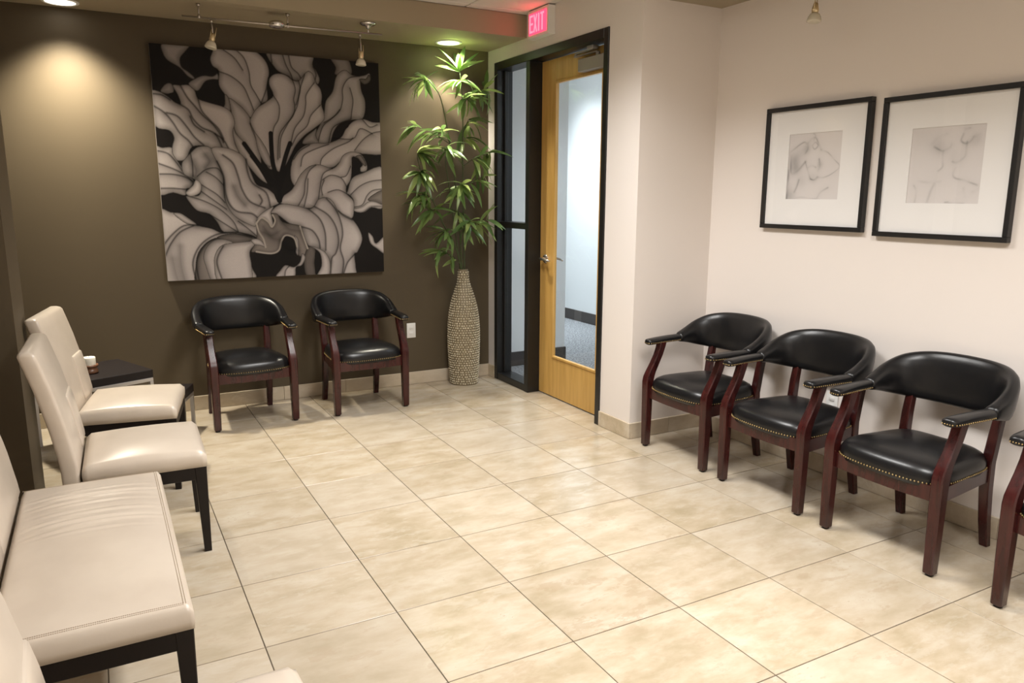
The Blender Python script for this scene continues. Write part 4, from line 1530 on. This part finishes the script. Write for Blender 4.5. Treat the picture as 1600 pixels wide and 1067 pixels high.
def side_table(name, label, corner, ang, wx, wy, zt, th):
    """corner = right-hand near corner; local +x runs to that corner, rotated by ang"""
    t = thing(name, label, 'table', (corner[0], corner[1], 0), ang)
    b = MB()
    b.rbox(-wx, 0, 0, wy, zt - th, zt, 0.003, 1, False)
    b.obj('table_top', M['darktop'], t)
    q = 0.022
    for (x, y) in ((-q, 0.001), (-wx + 0.001, 0.001), (-q, wy - q - 0.001), (-wx + 0.001, wy - q - 0.001)):
        b = MB()
        b.rbox(x, x + q - 0.001, y, y + q, 0, zt - th - 0.0225, 0.0015, 1, False)
        b.obj('leg', M['silver'], t)
    b = MB()
    b.rbox(-wx + 0.001, -0.001, 0.001, q, zt - th - 0.022, zt - th - 0.0003, 0.0015, 1, False)
    b.rbox(-wx + 0.001, -0.001, wy - q, wy - 0.001, zt - th - 0.022, zt - th - 0.0003, 0.0015, 1, False)
    b.rbox(-wx + 0.001, -wx + q, q, wy - q, zt - th - 0.022, zt - th - 0.0003, 0.0015, 1, False)
    b.rbox(-q, -0.001, q, wy - q, zt - th - 0.022, zt - th - 0.0003, 0.0015, 1, False)
    b.obj('top_frame', M['silver'], t)
    return t


side_table('side_table', 'dark topped side table with silver metal frame, holding the candle', (-0.146, 2.465), math.radians(22), 0.50, 0.46, 0.45, 0.048)
side_table('low_table', 'small lower dark table with silver legs beside the candle table', (0.012, 2.500), math.radians(-21), 0.17, 0.215, 0.285, 0.050)
cx, cy = -0.470, 2.53
b = MB()
b.lathe([(0.001, 0), (0.040, 0), (0.043, 0.006), (0.043, 0.018), (0.038, 0.022), (0.038, 0.034), (0.045, 0.038), (0.045, 0.050), (0.036, 0.050), (0.035, 0.044), (0.001, 0.044)], 28)
hd = tag(b.obj('candle_holder', M['holder']), 'round brown candle holder standing on the dark side table', 'candle holder')
hd.location = (cx, cy, 0.4505)
t = thing('candle', 'short thick ivory candle sitting in the brown holder', 'candle', (cx, cy, 0.4955))
b = MB()
b.lathe([(0.001, 0), (0.0325, 0), (0.0335, 0.004), (0.0335, 0.044), (0.031, 0.048), (0.020, 0.046), (0.001, 0.045)], 28)
b.obj('wax', M['candle'], t)
b = MB()
b.tube([(0, 0, 0.044), (0.001, 0, 0.052), (0.003, 0, 0.057)], 0.0013, 6)
b.obj('wick', M['espresso'], t)

# ------------------------------------------------------------------ tall vase and bamboo
VX, VY = 2.105, 2.962
vase = thing('tall_vase', 'tall slim bottle vase covered with pale shell chips, by the doorway corner', 'vase', (VX, VY, 0))
VP = [(0.001, 0.001), (0.104, 0.001), (0.108, 0.008), (0.114, 0.10), (0.120, 0.22), (0.124, 0.36), (0.121, 0.48), (0.110, 0.58), (0.090, 0.67), (0.066, 0.745), (0.047, 0.80), (0.040, 0.85), (0.038, 0.905)]
pr_ = cr([(r, z) for r, z in VP[1:]], 4)
prof = [(0.001, 0.001)] + [tuple(p) for p in pr_] + [(0.032, 0.905), (0.031, 0.80), (0.001, 0.79)]
b = MB()
b.lathe(prof, 40)
sharp(b.obj('vase_body', M['vase'], vase), 50)
b = MB()
z = 0.014
row = 0
zs_, rs_ = [p[1] for p in pr_], [p[0] for p in pr_]
while z < 0.897:
    r = float(np.interp(z, zs_, rs_))
    n = max(8, int(2 * PI * r / 0.0205))
    for k in range(n):
        a = 2 * PI * (k + 0.5 * (row % 2)) / n + random.uniform(-0.03, 0.03)
        ca, sa = math.cos(a), math.sin(a)
        hw = random.uniform(0.0062, 0.0086)
        hz = random.uniform(0.0060, 0.0082)
        rt = random.uniform(0, 1)
        zc = z + random.uniform(-0.0015, 0.0015)
        m_ = 6
        vs = []
        for ring, (sc, out) in enumerate(((1.0, -0.001), (0.85, 0.0030), (0.45, 0.0056))):
            for j in range(m_):
                g = 2 * PI * j / m_ + rt
                du, dz_ = math.cos(g) * hw * sc, math.sin(g) * hz * sc
                rr = float(np.interp(zc + dz_, zs_, rs_)) + out
                vs.append((rr * ca - du * sa, rr * sa + du * ca, zc + dz_))
        fs = []
        for ring in range(2):
            for j in range(m_):
                k2 = (j + 1) % m_
                fs.append((ring * m_ + j, ring * m_ + k2, (ring + 1) * m_ + k2, (ring + 1) * m_ + j))
        fs.append(tuple(2 * m_ + j for j in range(m_)))
        b.add(vs, fs, True)
    z += 0.0185
    row += 1
o = b.obj('shell_chips', M['chip'], vase)
o['kind'] = 'stuff'

plant = thing('bamboo_plant', 'tall artificial bamboo with drooping green leaves rising from the shell vase', 'plant', (VX, VY, 0.80))
PO = Vector((VX, VY, 0.80))
STEMS = [[(2.108, 2.965, 0.80), (2.092, 2.955, 0.92), (2.048, 2.92, 1.348), (1.991, 2.89, 1.722), (1.93, 2.86, 1.991), (1.875, 2.84, 2.162), (1.80, 2.83, 2.25)],
         [(2.112, 2.96, 0.80), (2.113, 2.955, 0.917), (2.091, 2.92, 1.348), (2.075, 2.89, 1.724), (2.069, 2.87, 2.088), (2.055, 2.88, 2.34)],
         [(2.100, 2.968, 0.80), (2.080, 2.962, 0.919), (2.006, 2.93, 1.348), (1.954, 2.90, 1.606), (1.925, 2.87, 1.70)],
         [(2.094, 2.958, 0.80), (2.078, 2.950, 0.93), (2.03, 2.94, 1.08), (1.911, 2.92, 1.278), (1.829, 2.90, 1.443), (1.76, 2.91, 1.60), (1.735, 2.94, 1.73)]]
SP = []
for k, s in enumerate(STEMS):
    c = cr(s, 8)
    SP.append(c)
    b = MB()
    n = len(c)
    b.tube([Vector(p) - PO for p in c], [0.0072 * (1 - 0.55 * i / n) for i in range(n)], 8)
    b.obj('stem', M['stem'], plant)


def leaf_mesh(L_, W_, droop, fold_):
    b = MB()
    n = 6
    vs = []
    for i in range(n + 1):
        u = i / n
        wd = W_ / 2 * (math.sin(PI * min(1, u * 0.93 + 0.05)) ** 0.8) * (1 - 0.25 * u)
        y = L_ * (u - 0.15 * droop * u * u)
        z = -L_ * droop * u * u
        if i == n:
            wd = 0.0004
        vs += [(-wd, y, z + fold_ * wd), (0, y, z), (wd, y, z + fold_ * wd)]
    fs = []
    for i in range(n):
        for k in range(2):
            fs.append((i * 3 + k, i * 3 + k + 1, i * 3 + 4 + k, i * 3 + 3 + k))
    b.add(vs, fs, True)
    return b.mesh('leaf', M['leaf'])


LM = [leaf_mesh(0.165, 0.036, 0.25, 0.3), leaf_mesh(0.19, 0.038, 0.40, 0.3), leaf_mesh(0.145, 0.032, 0.12, 0.25), leaf_mesh(0.18, 0.034, 0.6, 0.3)]
LBIG = leaf_mesh(0.21, 0.052, 0.12, 0.25)
CL = [(2.058, 2.905, 2.352, 10, 1), (2.05, 2.87, 2.285, 9, 0), (1.765, 2.870, 2.268, 16, 0), (2.13, 2.94, 2.195, 14, 0), (2.265, 2.880, 2.243, 12, 0), (1.691, 2.900, 1.952, 12, 0), (1.877, 2.820, 1.918, 10, 0), (2.144, 2.900, 2.029, 8, 0),
      (1.934, 2.840, 1.819, 10, 0), (1.740, 2.950, 1.764, 17, 0), (1.736, 2.890, 1.625, 17, 0), (2.285, 2.860, 1.778, 14, 0), (2.026, 2.800, 1.550, 13, 0), (1.735, 2.920, 1.465, 15, 0), (1.815, 2.930, 1.348, 12, 0),
      (2.102, 2.820, 1.279, 15, 0), (1.910, 2.900, 1.197, 13, 0), (1.870, 2.870, 1.060, 13, 0), (2.290, 2.880, 1.283, 9, 0), (2.245, 2.880, 1.611, 7, 0), (2.001, 2.95, 1.514, 8, 0), (2.054, 2.95, 1.347, 8, 0), (2.124, 2.93, 1.893, 6, 0)]
rl = random.Random(21)
for (x, y, z, n, big) in CL:
    n += 2 if n > 8 else 1
    c = Vector((x, y, z))
    # nearest stem point lying a little below the cluster
    best = None
    for s in SP:
        for p in s:
            q = Vector(p)
            dz = c.z - q.z
            if dz < 0.02 and not (c.z < 1.15):
                continue
            d = (q - c).length + abs(dz - 0.12) * 0.8
            if best is None or d < best[0]:
                best = (d, q)
    root = best[1]
    tip = c
    mid = (root + tip) / 2 + Vector((0, 0, 0.02))
    br = cr([root, mid, tip], 4)
    b = MB()
    m_ = len(br)
    b.tube([Vector(p) - PO for p in br], [0.0032 * (1 - 0.5 * i / m_) for i in range(m_)], 6)
    b.obj('branch', M['stem'], plant)
    out = (tip - root)
    out.z *= 0.4
    if out.length < 0.03:
        out = Vector((rl.uniform(-1, 1), -0.5, 0))
    out.normalize()
    base_az = math.atan2(out.y, out.x)
    for k in range(n):
        u = rl.uniform(0.3, 1.0) if not big else rl.uniform(0.8, 1.0)
        p = Vector(br[min(m_ - 1, int(u * m_))])
        az = base_az + rl.uniform(-1.5, 1.5) if not big else 2 * PI * k / n + rl.uniform(-.3, .3)
        el = rl.uniform(-0.7, 0.6) if not big else rl.uniform(0.25, 0.85)
        d = Vector((math.cos(az) * math.cos(el), math.sin(az) * math.cos(el), math.sin(el)))
        Lf = 0.16
        # keep leaves in front of the two walls
        Lf = 0.24
        if (p + d * Lf).y > YB - 0.02:
            d.y = -abs(d.y) * 0.5
        if (p + d * Lf).x > XD - 0.02:
            d.x *= 0.25
        d.normalize()
        for _ in range(12):
            if (p + d * 0.26).y < YB - 0.03 and (p + d * 0.26).x < XD - 0.03:
                break
            d = (d + Vector((-0.25 if (p + d * 0.26).x >= XD - 0.03 else 0, -0.25 if (p + d * 0.26).y >= YB - 0.03 else 0, -0.05))).normalized()
        o = bpy.data.objects.new('leaf', LBIG if big else rl.choice(LM))
        COL.objects.link(o)
        o.parent = plant
        o.location = p - PO
        q = d.to_track_quat('Y', 'Z')
        o.rotation_euler = (q.to_matrix() @ Matrix.Rotation(rl.uniform(-0.7, 0.7), 3, 'Y')).to_euler()
        s_ = rl.uniform(0.85, 1.2)
        o.scale = (s_, s_, s_)
